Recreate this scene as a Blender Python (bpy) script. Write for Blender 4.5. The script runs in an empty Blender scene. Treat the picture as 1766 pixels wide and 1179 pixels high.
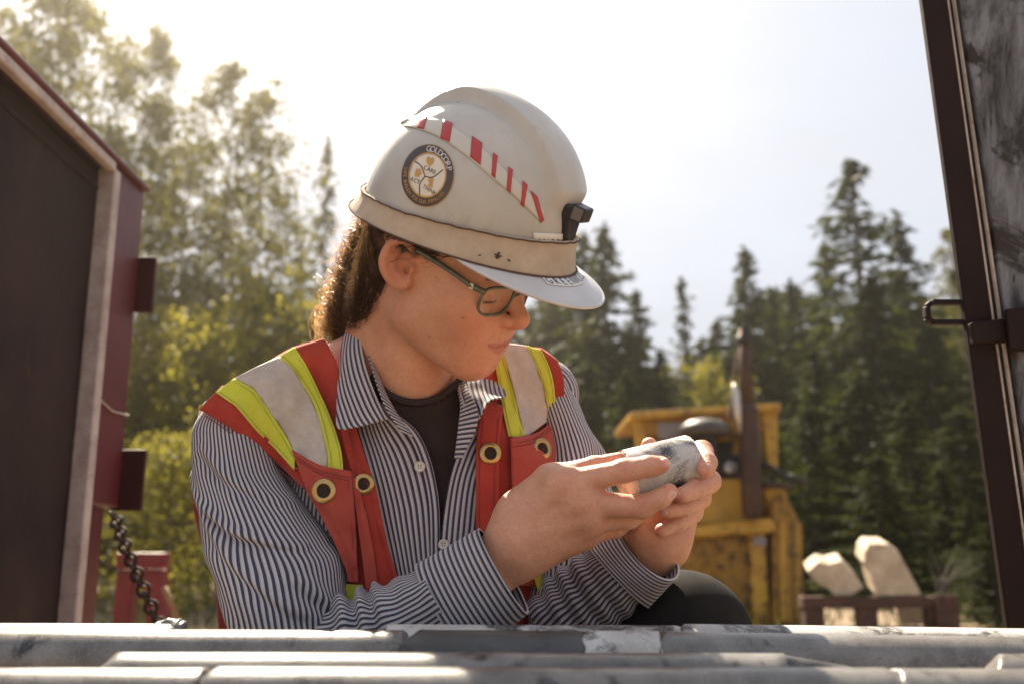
import bpy, math, random
import numpy as np
from mathutils import Vector, Matrix
rnd = random.Random(7)
rng = np.random.default_rng(11)
SC = bpy.context.scene
COL = SC.collection

# ------------------------------------------------------------------ camera
F = 1717.0                      # focal length in photo pixels (35 mm lens, photo 1766 px wide)
PITCH = math.radians(12.26)
CZ = 0.60
cp, sp = math.cos(PITCH), math.sin(PITCH)
cam_d = bpy.data.cameras.new('camera')
cam = bpy.data.objects.new('camera', cam_d)
COL.objects.link(cam)
cam.location = (0, 0, CZ)
cam.rotation_euler = (math.pi / 2 + PITCH, 0, 0)
cam_d.lens = 35.0
cam_d.sensor_width = 36.0
cam_d.clip_start = 0.05
cam_d.clip_end = 3000
cam_d.dof.use_dof = True
cam_d.dof.focus_distance = 1.0
cam_d.dof.aperture_fstop = 4.8
SC.camera = cam

# ------------------------------------------------------------------ light
SUN_AZ, SUN_EL = math.radians(-21), math.radians(47)     # azimuth from +Y, negative = left
world = bpy.data.worlds.new('World')
SC.world = world
world.use_nodes = True
wn, wl = world.node_tree.nodes, world.node_tree.links
wn.clear()
w_out = wn.new('ShaderNodeOutputWorld')
w_bg = wn.new('ShaderNodeBackground')
w_sky = wn.new('ShaderNodeTexSky')
w_sky.sky_type = 'NISHITA'
w_sky.sun_disc = False
w_sky.sun_elevation = SUN_EL
w_sky.sun_rotation = SUN_AZ
w_sky.dust_density = 3.0
w_sky.air_density = 1.0
w_sky.ozone_density = 1.0
w_tc = wn.new('ShaderNodeTexCoord')
w_map = wn.new('ShaderNodeMapping')
w_map.inputs['Scale'].default_value = (1.0, 1.0, 2.6)
w_n = wn.new('ShaderNodeTexNoise')
w_n.inputs['Scale'].default_value = 1.7
w_n.inputs['Detail'].default_value = 5
w_n.inputs['Roughness'].default_value = 0.5
w_r = wn.new('ShaderNodeValToRGB')
w_r.color_ramp.elements[0].position = 0.30
w_r.color_ramp.elements[1].position = 0.62
w_mix = wn.new('ShaderNodeMix')
w_mix.data_type = 'RGBA'
w_mix.inputs[7].default_value = (4.0, 4.25, 4.8, 1)       # thin bright cloud
wl.new(w_tc.outputs['Generated'], w_map.inputs['Vector'])
wl.new(w_map.outputs['Vector'], w_n.inputs['Vector'])
wl.new(w_n.outputs['Fac'], w_r.inputs['Fac'])
w_mul = wn.new('ShaderNodeMath'); w_mul.operation = 'MULTIPLY_ADD'
w_mul.inputs[1].default_value = 0.5
w_mul.inputs[2].default_value = 0.50
wl.new(w_r.outputs['Color'], w_mul.inputs[0])
wl.new(w_mul.outputs['Value'], w_mix.inputs['Factor'])
wl.new(w_sky.outputs['Color'], w_mix.inputs[6])
wl.new(w_mix.outputs[2], w_bg.inputs['Color'])
w_bg.inputs['Strength'].default_value = 0.050
wl.new(w_bg.outputs['Background'], w_out.inputs['Surface'])

sun_d = bpy.data.lights.new('sun', 'SUN')
sun_d.energy = 5.0
sun_d.angle = math.radians(0.53)
sun_d.color = (1.0, 0.87, 0.68)
sun = bpy.data.objects.new('sun', sun_d)
COL.objects.link(sun)
sdir = Vector((math.sin(SUN_AZ) * math.cos(SUN_EL), math.cos(SUN_AZ) * math.cos(SUN_EL), math.sin(SUN_EL)))
sun.rotation_euler = (-sdir).to_track_quat('-Z', 'Y').to_euler()
sun.location = sdir * 40
SC.view_settings.view_transform = 'Standard'
SC.view_settings.look = 'None'
SC.view_settings.gamma = 1.0
SC.view_settings.use_curve_mapping = False
SC.view_settings.exposure = 1.88
SC.cycles.max_bounces = 8
SC.cycles.transparent_max_bounces = 12
SC.cycles.use_denoising = True
SC.cycles.sample_clamp_indirect = 6.0

GLOW_HAZE = 0.0019  # density of the volume added for the flare glow
# ------------------------------------------------------------------ coordinate helpers
# "cam space": x right, y up, z depth along the view axis (metres)
CW = np.array([[1, 0, 0], [0, -sp, cp], [0, cp, sp]], float)   # columns: images of x, y, z
def c2w(p):
    p = np.asarray(p, float).reshape(-1, 3)
    return p @ CW.T + np.array([0, 0, CZ])
def w2c(p):
    p = np.asarray(p, float).reshape(-1, 3)
    return (p - np.array([0, 0, CZ])) @ CW
def C(px, py, d):
    return np.array([(px - 883) / F * d, (589.5 - py) / F * d, d])
def Carr(a):
    a = np.asarray(a, float)
    return np.stack([(a[..., 0] - 883) / F * a[..., 2], (589.5 - a[..., 1]) / F * a[..., 2], a[..., 2]], -1)
def W(px, py, d):
    return Vector(c2w(C(px, py, d))[0])
def at(px, py, Y):
    """where the line of sight through a photo pixel meets the upright plane y = Y"""
    v = CW @ np.array([(px - 883) / F, (589.5 - py) / F, 1.0])
    t = Y / v[1]
    return Vector((v[0] * t, Y, CZ + v[2] * t))

# ------------------------------------------------------------------ scene helpers
def link(o):
    COL.objects.link(o)
    return o
def tag(o, label=None, cat=None, group=None, kind=None):
    if label: o['label'] = label
    if cat: o['category'] = cat
    if group: o['group'] = group
    if kind: o['kind'] = kind
    return o
def thing(name, loc, label, cat, group=None):
    o = link(bpy.data.objects.new(name, None))
    o.empty_display_size = 0.05
    o.location = loc
    return tag(o, label, cat, group)
def mesh_np(name, V, faces, mat=None, parent=None, uv=None, smooth=True, attrs=None, base=None):
    """V Nx3 world metres (made relative to the parent's location); faces list or int array"""
    V = np.asarray(V, float).reshape(-1, 3)
    if parent is not None:
        root = parent
        off = np.zeros(3)
        while root is not None:
            off += np.array(root.location); root = root.parent
        V = V - off
    me = bpy.data.meshes.new(name)
    if isinstance(faces, np.ndarray):
        n, k = faces.shape
        me.vertices.add(len(V)); me.vertices.foreach_set('co', V.astype(np.float32).ravel())
        me.loops.add(n * k); me.loops.foreach_set('vertex_index', faces.astype(np.int32).ravel())
        me.polygons.add(n)
        me.polygons.foreach_set('loop_start', np.arange(0, n * k, k, dtype=np.int32))
        me.polygons.foreach_set('loop_total', np.full(n, k, dtype=np.int32))
        me.update(calc_edges=True)
    else:
        me.from_pydata(V.tolist(), [], faces)
    if uv is not None:                      # per-vertex uv
        uv = np.asarray(uv, np.float32)
        l = me.uv_layers.new(name='UVMap')
        vi = np.empty(len(me.loops), np.int32); me.loops.foreach_get('vertex_index', vi)
        l.data.foreach_set('uv', uv[vi].ravel())
    if attrs:
        for k, a in attrs.items():
            at_ = me.attributes.new(k, 'FLOAT', 'POINT')
            at_.data.foreach_set('value', np.asarray(a, np.float32))
    if smooth:
        me.polygons.foreach_set('use_smooth', np.ones(len(me.polygons), bool))
    me.validate()
    o = link(bpy.data.objects.new(name, me))
    if mat: me.materials.append(mat)
    if parent is not None: o.parent = parent
    return o
def solid(o, t, offset=1.0):
    m = o.modifiers.new('thickness', 'SOLIDIFY'); m.thickness = t; m.offset = offset
    return o
def bevel(o, w, seg=2):
    m = o.modifiers.new('bevel', 'BEVEL'); m.width = w; m.segments = seg; m.limit_method = 'ANGLE'; m.angle_limit = math.radians(35)
    return o

class MB:
    """collects boxes, bars, tubes into one mesh"""
    def __init__(s): s.V = []; s.Fc = []; s.n = 0
    def add(s, V, Fc):
        V = [tuple(v) for v in V]
        s.V += V; s.Fc += [tuple(i + s.n for i in f) for f in Fc]; s.n += len(V)
    def hexa(s, p):                         # 8 points: bottom 4 (ccw), top 4
        s.add(p, [(0, 3, 2, 1), (4, 5, 6, 7), (0, 1, 5, 4), (1, 2, 6, 5), (2, 3, 7, 6), (3, 0, 4, 7)])
    def box(s, x0, x1, y0, y1, z0, z1):
        s.hexa([(x0, y0, z0), (x1, y0, z0), (x1, y1, z0), (x0, y1, z0), (x0, y0, z1), (x1, y0, z1), (x1, y1, z1), (x0, y1, z1)])
    def bar(s, a, b, w, h, up=(0, 0, 1)):
        a, b, up = Vector(a), Vector(b), Vector(up)
        t = (b - a).normalized(); r = t.cross(up)
        if r.length < 1e-4: r = t.cross(Vector((1, 0, 0)))
        r.normalize(); u = r.cross(t)
        q = []
        for p in (a, b):
            q += [p - r * w / 2 - u * h / 2, p + r * w / 2 - u * h / 2, p + r * w / 2 + u * h / 2, p - r * w / 2 + u * h / 2]
        s.add(q, [(0, 3, 2, 1), (4, 5, 6, 7), (0, 1, 5, 4), (1, 2, 6, 5), (2, 3, 7, 6), (3, 0, 4, 7)])
    def tube(s, pts, rads, seg=10, cap=True, closed=False):
        pts = [Vector(p) for p in pts]
        if not hasattr(rads, '__len__'): rads = [rads] * len(pts)
        n = len(pts); V = []; prev = None
        for i, p in enumerate(pts):
            if closed: t = pts[(i + 1) % n] - pts[i - 1]
            else: t = pts[min(i + 1, n - 1)] - pts[max(i - 1, 0)]
            t.normalize()
            if prev is None:
                u = t.orthogonal().normalized()
            else:
                u = prev - t * prev.dot(t); u.normalize()
            prev = u; v = t.cross(u)
            for k in range(seg):
                a = 2 * math.pi * k / seg
                V.append(p + (u * math.cos(a) + v * math.sin(a)) * rads[i])
        Fc = []
        for i in range(n if closed else n - 1):
            j = (i + 1) % n
            for k in range(seg):
                l = (k + 1) % seg
                Fc.append((i * seg + k, i * seg + l, j * seg + l, j * seg + k))
        if cap and not closed:
            Fc.append(tuple(range(seg - 1, -1, -1))); Fc.append(tuple((n - 1) * seg + k for k in range(seg)))
        s.add(V, Fc)
    def lathe(s, base, axis, prof, seg=24):
        """prof: (distance along axis, radius)"""
        base, axis = Vector(base), Vector(axis).normalized()
        u = axis.orthogonal().normalized(); v = axis.cross(u); V = []
        for h, r in prof:
            for k in range(seg):
                a = 2 * math.pi * k / seg
                V.append(base + axis * h + (u * math.cos(a) + v * math.sin(a)) * max(r, 1e-5))
        Fc = [(i * seg + k, i * seg + (k + 1) % seg, (i + 1) * seg + (k + 1) % seg, (i + 1) * seg + k)
              for i in range(len(prof) - 1) for k in range(seg)]
        s.add(V, Fc)
    def build(s, name, mat, parent=None, smooth=False):
        o = mesh_np(name, s.V, s.Fc, mat, parent, smooth=smooth)
        return o

def copy_tree(o, parent=None):
    c = o.copy(); COL.objects.link(c); c.parent = parent
    for ch in list(o.children): copy_tree(ch, c)
    return c

# ------------------------------------------------------------------ materials
MATS = {}
def newmat(name):
    m = bpy.data.materials.new(name); m.use_nodes = True
    MATS[name] = m
    nt = m.node_tree
    b = nt.nodes['Principled BSDF']
    return m, nt, b
def N(nt, t, **kw):
    n = nt.nodes.new(t)
    for k, v in kw.items():
        if k in n.inputs: n.inputs[k].default_value = v
        else: setattr(n, k, v)
    return n
def noise(nt, scale, detail=4, rough=0.55, vec=None, dist=0.0):
    n = N(nt, 'ShaderNodeTexNoise')
    n.inputs['Scale'].default_value = scale; n.inputs['Detail'].default_value = detail
    n.inputs['Roughness'].default_value = rough; n.inputs['Distortion'].default_value = dist
    if vec is None:
        tc = N(nt, 'ShaderNodeTexCoord'); vec = tc.outputs['Object']
    nt.links.new(vec, n.inputs['Vector'])
    return n.outputs['Fac']
def ramp(nt, fac, stops, interp='LINEAR'):
    r = N(nt, 'ShaderNodeValToRGB')
    cr = r.color_ramp; cr.interpolation = interp
    while len(cr.elements) < len(stops): cr.elements.new(0.5)
    for e, (p, c) in zip(cr.elements, stops):
        e.position = p; e.color = (*c, 1) if len(c) == 3 else c
    nt.links.new(fac, r.inputs['Fac'])
    return r.outputs['Color']
def mixc(nt, fac, a, b, blend='MIX'):
    m = N(nt, 'ShaderNodeMix'); m.data_type = 'RGBA'; m.blend_type = blend
    for s, i in ((fac, 0), (a, 6), (b, 7)):
        if isinstance(s, (int, float)): m.inputs[i].default_value = s
        elif isinstance(s, (tuple, list)): m.inputs[i].default_value = (*s, 1) if len(s) == 3 else s
        else: nt.links.new(s, m.inputs[i])
    return m.outputs[2]
def bump(nt, b, h, strength=0.3, dist=0.002):
    bp = N(nt, 'ShaderNodeBump'); bp.inputs['Strength'].default_value = strength; bp.inputs['Distance'].default_value = dist
    nt.links.new(h, bp.inputs['Height']); nt.links.new(bp.outputs['Normal'], b.inputs['Normal'])
    return bp
def vscale(nt, s, coord='Object'):
    tc = N(nt, 'ShaderNodeTexCoord'); mp = N(nt, 'ShaderNodeMapping')
    mp.inputs['Scale'].default_value = s
    nt.links.new(tc.outputs[coord], mp.inputs['Vector'])
    return mp.outputs['Vector']
def worn(name, c1, c2, rust=None, scale=8, rough=0.55, metal=0.0, bumps=0.15, amt=0.5, spec=0.4, vec=None):
    """paint or metal with soft tonal variation and patches of rust or dirt"""
    m, nt, b = newmat(name)
    v = vscale(nt, vec) if vec else None
    base = ramp(nt, noise(nt, scale, 5, 0.6, v), [(0.35, c1), (0.68, c2)])
    if rust:
        f = ramp(nt, noise(nt, scale * 2.3, 8, 0.7, v), [(amt, (0, 0, 0)), (min(amt + 0.12, 1), (1, 1, 1))])
        base = mixc(nt, f, base, rust)
    nt.links.new(base, b.inputs['Base Color'])
    b.inputs['Roughness'].default_value = rough; b.inputs['Metallic'].default_value = metal
    b.inputs['Specular IOR Level'].default_value = spec
    bump(nt, b, noise(nt, scale * 9, 6, 0.65, v), bumps, 0.01 / max(1, scale / 8))
    return m
# ------------------------------------------------------------------ implicit modelling (numpy)
def smin(a, b, k):
    if k <= 0: return np.minimum(a, b)
    h = np.maximum(k - np.abs(a - b), 0) / k
    return np.minimum(a, b) - h * h * k * 0.25
def smax(a, b, k): return -smin(-a, -b, k)
def rcone(a, b, r1, r2):
    a, b = np.asarray(a, float), np.asarray(b, float)
    ba = b - a; l2 = max(ba @ ba, 1e-12)
    def f(P):
        t = np.clip(((P - a) @ ba) / l2, 0, 1)
        q = P - a - t[:, None] * ba
        return np.sqrt((q * q).sum(1)) - (r1 + (r2 - r1) * t)
    return f
def ell(c, r, M=None):
    c, r = np.asarray(c, float), np.asarray(r, float)
    def f(P):
        q = P - c
        if M is not None: q = q @ M
        k0 = np.sqrt(((q / r) ** 2).sum(1)); k1 = np.sqrt(((q / (r * r)) ** 2).sum(1)) + 1e-9
        return k0 * (k0 - 1) / k1
    return f
def sph(c, r): return rcone(c, np.asarray(c) + np.array([1e-5, 0, 0]), r, r)
class Field:
    def __init__(s): s.ops = []
    def u(s, f, k=0.0): s.ops.append(('u', f, k)); return s
    def s(s, f, k=0.0): s.ops.append(('s', f, k)); return s
    def __call__(s, P):
        d = None
        for op, f, k in s.ops:
            v = f(P)
            if d is None: d = v
            elif op == 'u': d = smin(d, v, k)
            else: d = smax(d, -v, k)
        return d
def surface(field, lo, hi, h):
    """surface nets on a sparse grid; returns verts, quads"""
    lo, hi = np.asarray(lo, float), np.asarray(hi, float)
    B = 8
    nb = np.ceil((hi - lo) / (h * B)).astype(int)
    n = nb * B + 1
    G = np.full(n, 1.0, np.float32)
    bi = np.stack(np.meshgrid(*[np.arange(k) for k in nb], indexing='ij'), -1).reshape(-1, 3)
    dc = field(lo + (bi + 0.5) * B * h)
    rad = B * h * 0.87 * 1.5
    inside = dc < -rad
    loc = np.stack(np.meshgrid(*[np.arange(B + 1)] * 3, indexing='ij'), -1).reshape(-1, 3)
    for b in bi[inside]:
        G[b[0] * B:b[0] * B + B + 1, b[1] * B:b[1] * B + B + 1, b[2] * B:b[2] * B + B + 1] = -1
    act = bi[np.abs(dc) <= rad]
    for i in range(0, len(act), 400):
        idx = (act[i:i + 400, None, :] * B + loc[None]).reshape(-1, 3)
        G[idx[:, 0], idx[:, 1], idx[:, 2]] = field(lo + idx * h)
    S = G < 0
    # cells with sign change
    c8 = [S[a:n[0] - 1 + a, b:n[1] - 1 + b, c:n[2] - 1 + c] for a in (0, 1) for b in (0, 1) for c in (0, 1)]
    tot = sum(x.astype(np.int8) for x in c8)
    cells = np.argwhere((tot > 0) & (tot < 8))
    vid = np.full(tuple(n - 1), -1, np.int32); vid[cells[:, 0], cells[:, 1], cells[:, 2]] = np.arange(len(cells))
    acc = np.zeros((len(cells), 3)); cnt = np.zeros(len(cells))
    corners = [(a, b, c) for a in (0, 1) for b in (0, 1) for c in (0, 1)]
    for i in range(8):
        for j in range(i + 1, 8):
            d = np.abs(np.subtract(corners[i], corners[j]))
            if d.sum() != 1: continue
            p = cells + corners[i]; q = cells + corners[j]
            ga = G[p[:, 0], p[:, 1], p[:, 2]]; gb = G[q[:, 0], q[:, 1], q[:, 2]]
            m = (ga < 0) != (gb < 0)
            t = np.where(m, ga / np.where(m, ga - gb, 1), 0)
            acc[m] += (np.array(corners[i]) + t[:, None] * np.subtract(corners[j], corners[i]))[m]
            cnt[m] += 1
    V = lo + (cells + acc / np.maximum(cnt, 1)[:, None]) * h
    quads = []
    for ax in range(3):
        o1, o2 = [(1, 2), (2, 0), (0, 1)][ax]
        sl = [slice(0, n[0]), slice(0, n[1]), slice(0, n[2])]
        a = [slice(None)] * 3; b = [slice(None)] * 3
        a[ax] = slice(0, n[ax] - 1); b[ax] = slice(1, n[ax])
        Sa, Sb = S[tuple(a)], S[tuple(b)]
        e = np.argwhere(Sa != Sb)
        e = e[(e[:, o1] > 0) & (e[:, o2] > 0) & (e[:, o1] < n[o1] - 1) & (e[:, o2] < n[o2] - 1)]
        inn = Sa[e[:, 0], e[:, 1], e[:, 2]]
        def cid(d1, d2):
            k = e.copy(); k[:, o1] -= d1; k[:, o2] -= d2
            return vid[k[:, 0], k[:, 1], k[:, 2]]
        q = np.stack([cid(1, 1), cid(0, 1), cid(0, 0), cid(1, 0)], 1)
        q[~inn] = q[~inn][:, ::-1]
        quads.append(q)
    Q = np.concatenate(quads); Q = Q[(Q >= 0).all(1)]
    return V, Q
def relax(V, Q, it=2, lam=0.5):
    E_ = np.concatenate([Q[:, [0, 1]], Q[:, [1, 2]], Q[:, [2, 3]], Q[:, [3, 0]]])
    for _ in range(it):
        acc = np.zeros_like(V); c = np.zeros(len(V))
        np.add.at(acc, E_[:, 0], V[E_[:, 1]]); np.add.at(c, E_[:, 0], 1)
        np.add.at(acc, E_[:, 1], V[E_[:, 0]]); np.add.at(c, E_[:, 1], 1)
        V = V + lam * (acc / np.maximum(c, 1)[:, None] - V)
    return V

# ------------------------------------------------------------------ curves and sheets
def crom(P, n):
    """Catmull-Rom through the rows of P, n samples, spaced by chord length"""
    P = np.asarray(P, float)
    if len(P) == 2:
        t = np.linspace(0, 1, n)[:, None]; return P[0] * (1 - t) + P[1] * t
    Q = np.vstack([2 * P[0] - P[1], P, 2 * P[-1] - P[-2]])
    L = np.concatenate([[0], np.cumsum(np.linalg.norm(np.diff(P, axis=0), axis=1) + 1e-9)]); L /= L[-1]
    s = np.linspace(0, 1, n); i = np.clip(np.searchsorted(L, s, side='right') - 1, 0, len(P) - 2)
    t = ((s - L[i]) / (L[i + 1] - L[i]))[:, None]
    p0, p1, p2, p3 = Q[i], Q[i + 1], Q[i + 2], Q[i + 3]
    return 0.5 * (2 * p1 + (p2 - p0) * t + (2 * p0 - 5 * p1 + 4 * p2 - p3) * t ** 2 + (3 * p1 - p0 - 3 * p2 + p3) * t ** 3)
def grid_faces(nv, nu, closed=False):
    i, j = np.meshgrid(np.arange(nv - 1), np.arange(nu if closed else nu - 1), indexing='ij')
    k = (j + 1) % nu
    return np.stack([i * nu + j, i * nu + k, (i + 1) * nu + k, (i + 1) * nu + j], -1).reshape(-1, 4)
def grid_uv(G):
    """metric uv of a (nv,nu,3) grid: u across rows, v along"""
    du = np.linalg.norm(np.diff(G, axis=1), axis=2); u = np.concatenate([np.zeros((len(G), 1)), np.cumsum(du, 1)], 1)
    dv = np.linalg.norm(np.diff(G, axis=0), axis=2); v = np.concatenate([np.zeros((1, G.shape[1])), np.cumsum(dv, 0)], 0)
    wid = u[:, -1:].mean()
    u = (u - u[:, -1:] * 0.5)
    u = u / np.maximum(u[:, -1:] * 2, 1e-6) * wid
    return np.stack([u, v], -1).reshape(-1, 2)
def vnoise(x, y, seed=0):
    """smooth 2-D value noise in [-1,1] for folds"""
    r = np.random.default_rng(seed).uniform(-1, 1, (64, 64))
    xi, yi = np.floor(x).astype(int), np.floor(y).astype(int); fx, fy = x - xi, y - yi
    fx, fy = fx * fx * (3 - 2 * fx), fy * fy * (3 - 2 * fy)
    g = lambda a, b: r[a % 64, b % 64]
    return (g(xi, yi) * (1 - fx) + g(xi + 1, yi) * fx) * (1 - fy) + (g(xi, yi + 1) * (1 - fx) + g(xi + 1, yi + 1) * fx) * fy
def gnormals(G):
    du = np.gradient(G, axis=1); dv = np.gradient(G, axis=0)
    n = np.cross(du, dv); return n / (np.linalg.norm(n, axis=2, keepdims=True) + 1e-12)
# ================================================================== GROUND, TREES
m_ground = worn('sandy_ground', (.16, .112, .070), (.24, .175, .112), (.10, .075, .045), .8, .95, 0, .5, .60)
def ground():
    n = 80; s = np.linspace(-1, 1, n); s = np.sign(s) * np.abs(s) ** 2.2
    X, Y = np.meshgrid(s * 900, s * 900 + 20)
    r = np.hypot(X, Y - 2); Z = .05 * vnoise(X * .35, Y * .35, 1) * np.clip((r - 2.5) / 4, 0, 1) + 1.2 * vnoise(X * .02, Y * .02, 2) * np.clip((r - 45) / 40, 0, 1)
    o = mesh_np('ground', np.stack([X, Y, Z - .0], -1).reshape(-1, 3), grid_faces(n, n), m_ground); tag(o, kind='structure')
ground()
def leaf_mat(name, c1, c2, tcol, trans=.45, spec=.3):
    m, nt, b = newmat(name)
    a = N(nt, 'ShaderNodeAttribute'); a.attribute_name = 'tone'
    oi = N(nt, 'ShaderNodeObjectInfo')
    col = mixc(nt, a.outputs['Fac'], c1, c2)
    hs = N(nt, 'ShaderNodeHueSaturation'); nt.links.new(col, hs.inputs['Color'])
    mr = N(nt, 'ShaderNodeMapRange'); nt.links.new(oi.outputs['Random'], mr.inputs[0]); mr.inputs[3].default_value = .75; mr.inputs[4].default_value = 1.2
    nt.links.new(mr.outputs[0], hs.inputs['Value'])
    nt.links.new(hs.outputs[0], b.inputs['Base Color']); b.inputs['Roughness'].default_value = .6; b.inputs['Specular IOR Level'].default_value = spec
    tl = N(nt, 'ShaderNodeBsdfTranslucent'); tl.inputs['Color'].default_value = (*tcol, 1)
    mx = N(nt, 'ShaderNodeMixShader'); mx.inputs[0].default_value = trans
    nt.links.new(b.outputs[0], mx.inputs[1]); nt.links.new(tl.outputs[0], mx.inputs[2]); nt.links.new(mx.outputs[0], nt.nodes['Material Output'].inputs['Surface'])
    return m
m_needle = leaf_mat('spruce_needles', (.0045, .0075, .002), (.013, .019, .005), (.09, .11, .014), .20, .05)
m_leaf = leaf_mat('poplar_leaves', (.026, .036, .010), (.036, .043, .011), (.20, .18, .026), .30, .12)
m_bush = leaf_mat('bush_leaves', (.020, .026, .007), (.052, .060, .013), (.34, .30, .04), .40, .15)
m_bark = worn('bark', (.055, .045, .038), (.11, .095, .08), (.03, .026, .022), 3, .9, 0, .5)
m_birch = worn('birch_bark', (.30, .27, .23), (.42, .39, .34), (.06, .05, .045), 3, .8, 0, .3, .56)
def quads(c, d, s, ln, wd):
    """leaf quads: centres c, long directions d, side directions s"""
    n = len(c); a = d * ln[:, None] * .5; w = s * wd[:, None] * .5
    V = np.stack([c - a, c + w - a * .2, c + a, c - w - a * .2], 1).reshape(-1, 3)
    return V, np.arange(4 * n).reshape(n, 4)
def unit(v): return v / (np.linalg.norm(v, axis=1, keepdims=True) + 1e-9)
def spruce(H, R, seed, dens=1.0, bare=.06, thin=1.0):
    r = np.random.default_rng(seed); Cc, D, S, Ln, Wd = [], [], [], [], []
    br = MB()
    z = H * bare
    while z < H * .985:
        k = (1 - z / H); rad = R * (k ** .80) * r.uniform(.72, 1.15) + .10
        for j in range(r.integers(4, 7)):
            if r.uniform() < .10: continue
            a = r.uniform(0, 2 * np.pi); L = rad * (r.uniform(.45, 1.1) if r.uniform() < .88 else r.uniform(1.1, 1.45)); droop = r.uniform(.15, .42) * (1 if z < H * .75 else -.6)
            n = max(5, int(L * 26 * dens)); t = r.uniform(.08, 1, n) ** .8
            x = t * L; zz = z - droop * x + .22 * droop * x * x / max(L, .2) + r.normal(0, .04, n)
            da = r.normal(0, .17 * (1.1 - t * .5), n)
            p = np.stack([np.cos(a + da) * x, np.sin(a + da) * x, zz], 1)
            d = np.stack([np.cos(a + da * 3), np.sin(a + da * 3), -.5 + r.normal(0, .35, n)], 1)
            Cc.append(p); D.append(unit(d + r.normal(0, .35, (n, 3)))); Ln.append(r.uniform(.16, .34, n) * thin); Wd.append(r.uniform(.05, .12, n) * thin)
            if L > .5: br.tube([(0, 0, z), (np.cos(a) * L * .5, np.sin(a) * L * .5, z - droop * L * .5 * .9), (np.cos(a) * L * .92, np.sin(a) * L * .92, z - droop * L * .72)], [.022 * k + .008, .012 * k + .005, .004], 4, False)
        z += r.uniform(.13, .26) * (.55 + .6 * k) * (H / 11)
    n = 40; zt = H - r.uniform(0, .9, n) ** 1.2; Cc.append(np.stack([r.normal(0, .04, n), r.normal(0, .04, n), zt], 1)); D.append(unit(r.normal(0, .5, (n, 3)) + [0, 0, .6])); Ln.append(r.uniform(.12, .24, n)); Wd.append(r.uniform(.04, .08, n))
    c, d, ln, wd = np.concatenate(Cc), np.concatenate(D), np.concatenate(Ln), np.concatenate(Wd)
    s = unit(np.cross(d, r.normal(0, 1, d.shape)))
    V, Fq = quads(c, d, s, ln, wd)
    tone = np.repeat(np.clip(.5 + .45 * vnoise(c[:, 0] * 1.1 + 9, c[:, 2] * 1.1, seed) + r.normal(0, .15, len(c)), 0, 1), 4)
    return V, Fq, tone, br
def decid(H, R, seed, base=.28, nb=34, leaf=.085, dens=1.0, up=.75):
    r = np.random.default_rng(seed); br = MB(); Cc = []
    lean_ = r.normal(0, .02, 2)
    for i in range(nb):
        t = base + (1 - base) * (i + r.uniform()) / nb; z0 = H * t * .97; a = i * 2.4 + r.normal(0, .5)
        k = math.sin(math.pi * min(1, (t - base) / (1 - base) * .82 + .14)) ** .8
        L = R * k * r.uniform(.65, 1.2) + .2
        d = np.array([math.cos(a), math.sin(a), up * r.uniform(.5, 1.2)]); d /= np.linalg.norm(d)
        p0 = np.array([lean_[0] * z0, lean_[1] * z0, z0]); p1 = p0 + d * L * .5 + [0, 0, .05]; p2 = p0 + d * L + [0, 0, .12 * L]
        br.tube([p0, p1, p2], [.018 + .035 * (1 - t), .012 + .015 * (1 - t), .004], 5, False)
        nc = r.integers(5, 9)
        for q in range(nc):
            u = r.uniform(.3, 1.05); c = p0 + d * L * u + r.normal(0, .16 * L + .05, 3); m = int(r.integers(18, 40) * dens)
            Cc.append(c + r.normal(0, 1, (m, 3)) * (.075 * L + .075) * np.array([1, 1, .8]))
    c = np.concatenate(Cc); n = len(c)
    d = unit(r.normal(0, 1, (n, 3)) + [0, 0, -.4]); s = unit(np.cross(d, r.normal(0, 1, (n, 3))))
    V, Fq = quads(c, d, s, r.uniform(.8, 1.4, n) * leaf, r.uniform(.6, 1.1, n) * leaf)
    tone = np.repeat(np.clip(.5 + .45 * vnoise(c[:, 0] * 1.3 + 9, c[:, 2] * 1.3, seed) + r.normal(0, .15, n), 0, 1), 4)
    return V, Fq, tone, br
def make_tree(name, data, H, tr, mat, bark, label, group):
    V, Fq, tone, br = data
    t = thing(name, (0, 0, 0), label, 'tree', group)
    mesh_np('crown', V, Fq, mat, t, smooth=False, attrs={'tone': tone})
    br.tube([(0, 0, -.3), (0, 0, H * .15), (.02, .0, H * .5), (0, .02, H * .8), (0, 0, H)], [tr * 1.25, tr, tr * .66, tr * .32, .01], 8, False)
    br.build('trunk', bark, t, True)
    return t
SPR = [make_tree('spruce_tree', spruce(11, 2.1, 1), 11, .13, m_needle, m_bark, 'x', 'x'), make_tree('spruce_tree', spruce(11, 1.75, 2, 1.1), 11, .12, m_needle, m_bark, 'x', 'x'),
       make_tree('spruce_tree', spruce(11, 2.6, 3, 1.0, .04), 11, .15, m_needle, m_bark, 'x', 'x'), make_tree('spruce_tree', spruce(11, 1.0, 4, .55, .1, .85), 11, .09, m_needle, m_bark, 'x', 'x'),
       make_tree('spruce_tree', spruce(11, 2.6, 5, .5, .2, 1.1), 11, .14, m_needle, m_bark, 'x', 'x')]
DEC = [make_tree('poplar_tree', decid(11, 1.9, 11, .30, 30, .125, 1.0), 11, .09, m_leaf, m_birch, 'x', 'x'), make_tree('poplar_tree', decid(11, 1.6, 12, .22, 32, .125, 1.0), 11, .08, m_leaf, m_birch, 'x', 'x'),
       make_tree('poplar_tree', decid(5, 1.7, 13, .06, 40, .095, 1.0, .5), 5, .05, m_bush, m_bark, 'x', 'x')]
PROT = {'s': SPR, 'd': DEC}; used_ = set()
GN = {'s': 'spruces of the forest edge', 'd': 'poplars and birches at the left of the clearing'}
HN = {'s': 11.0, 'd': 11.0}
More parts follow.
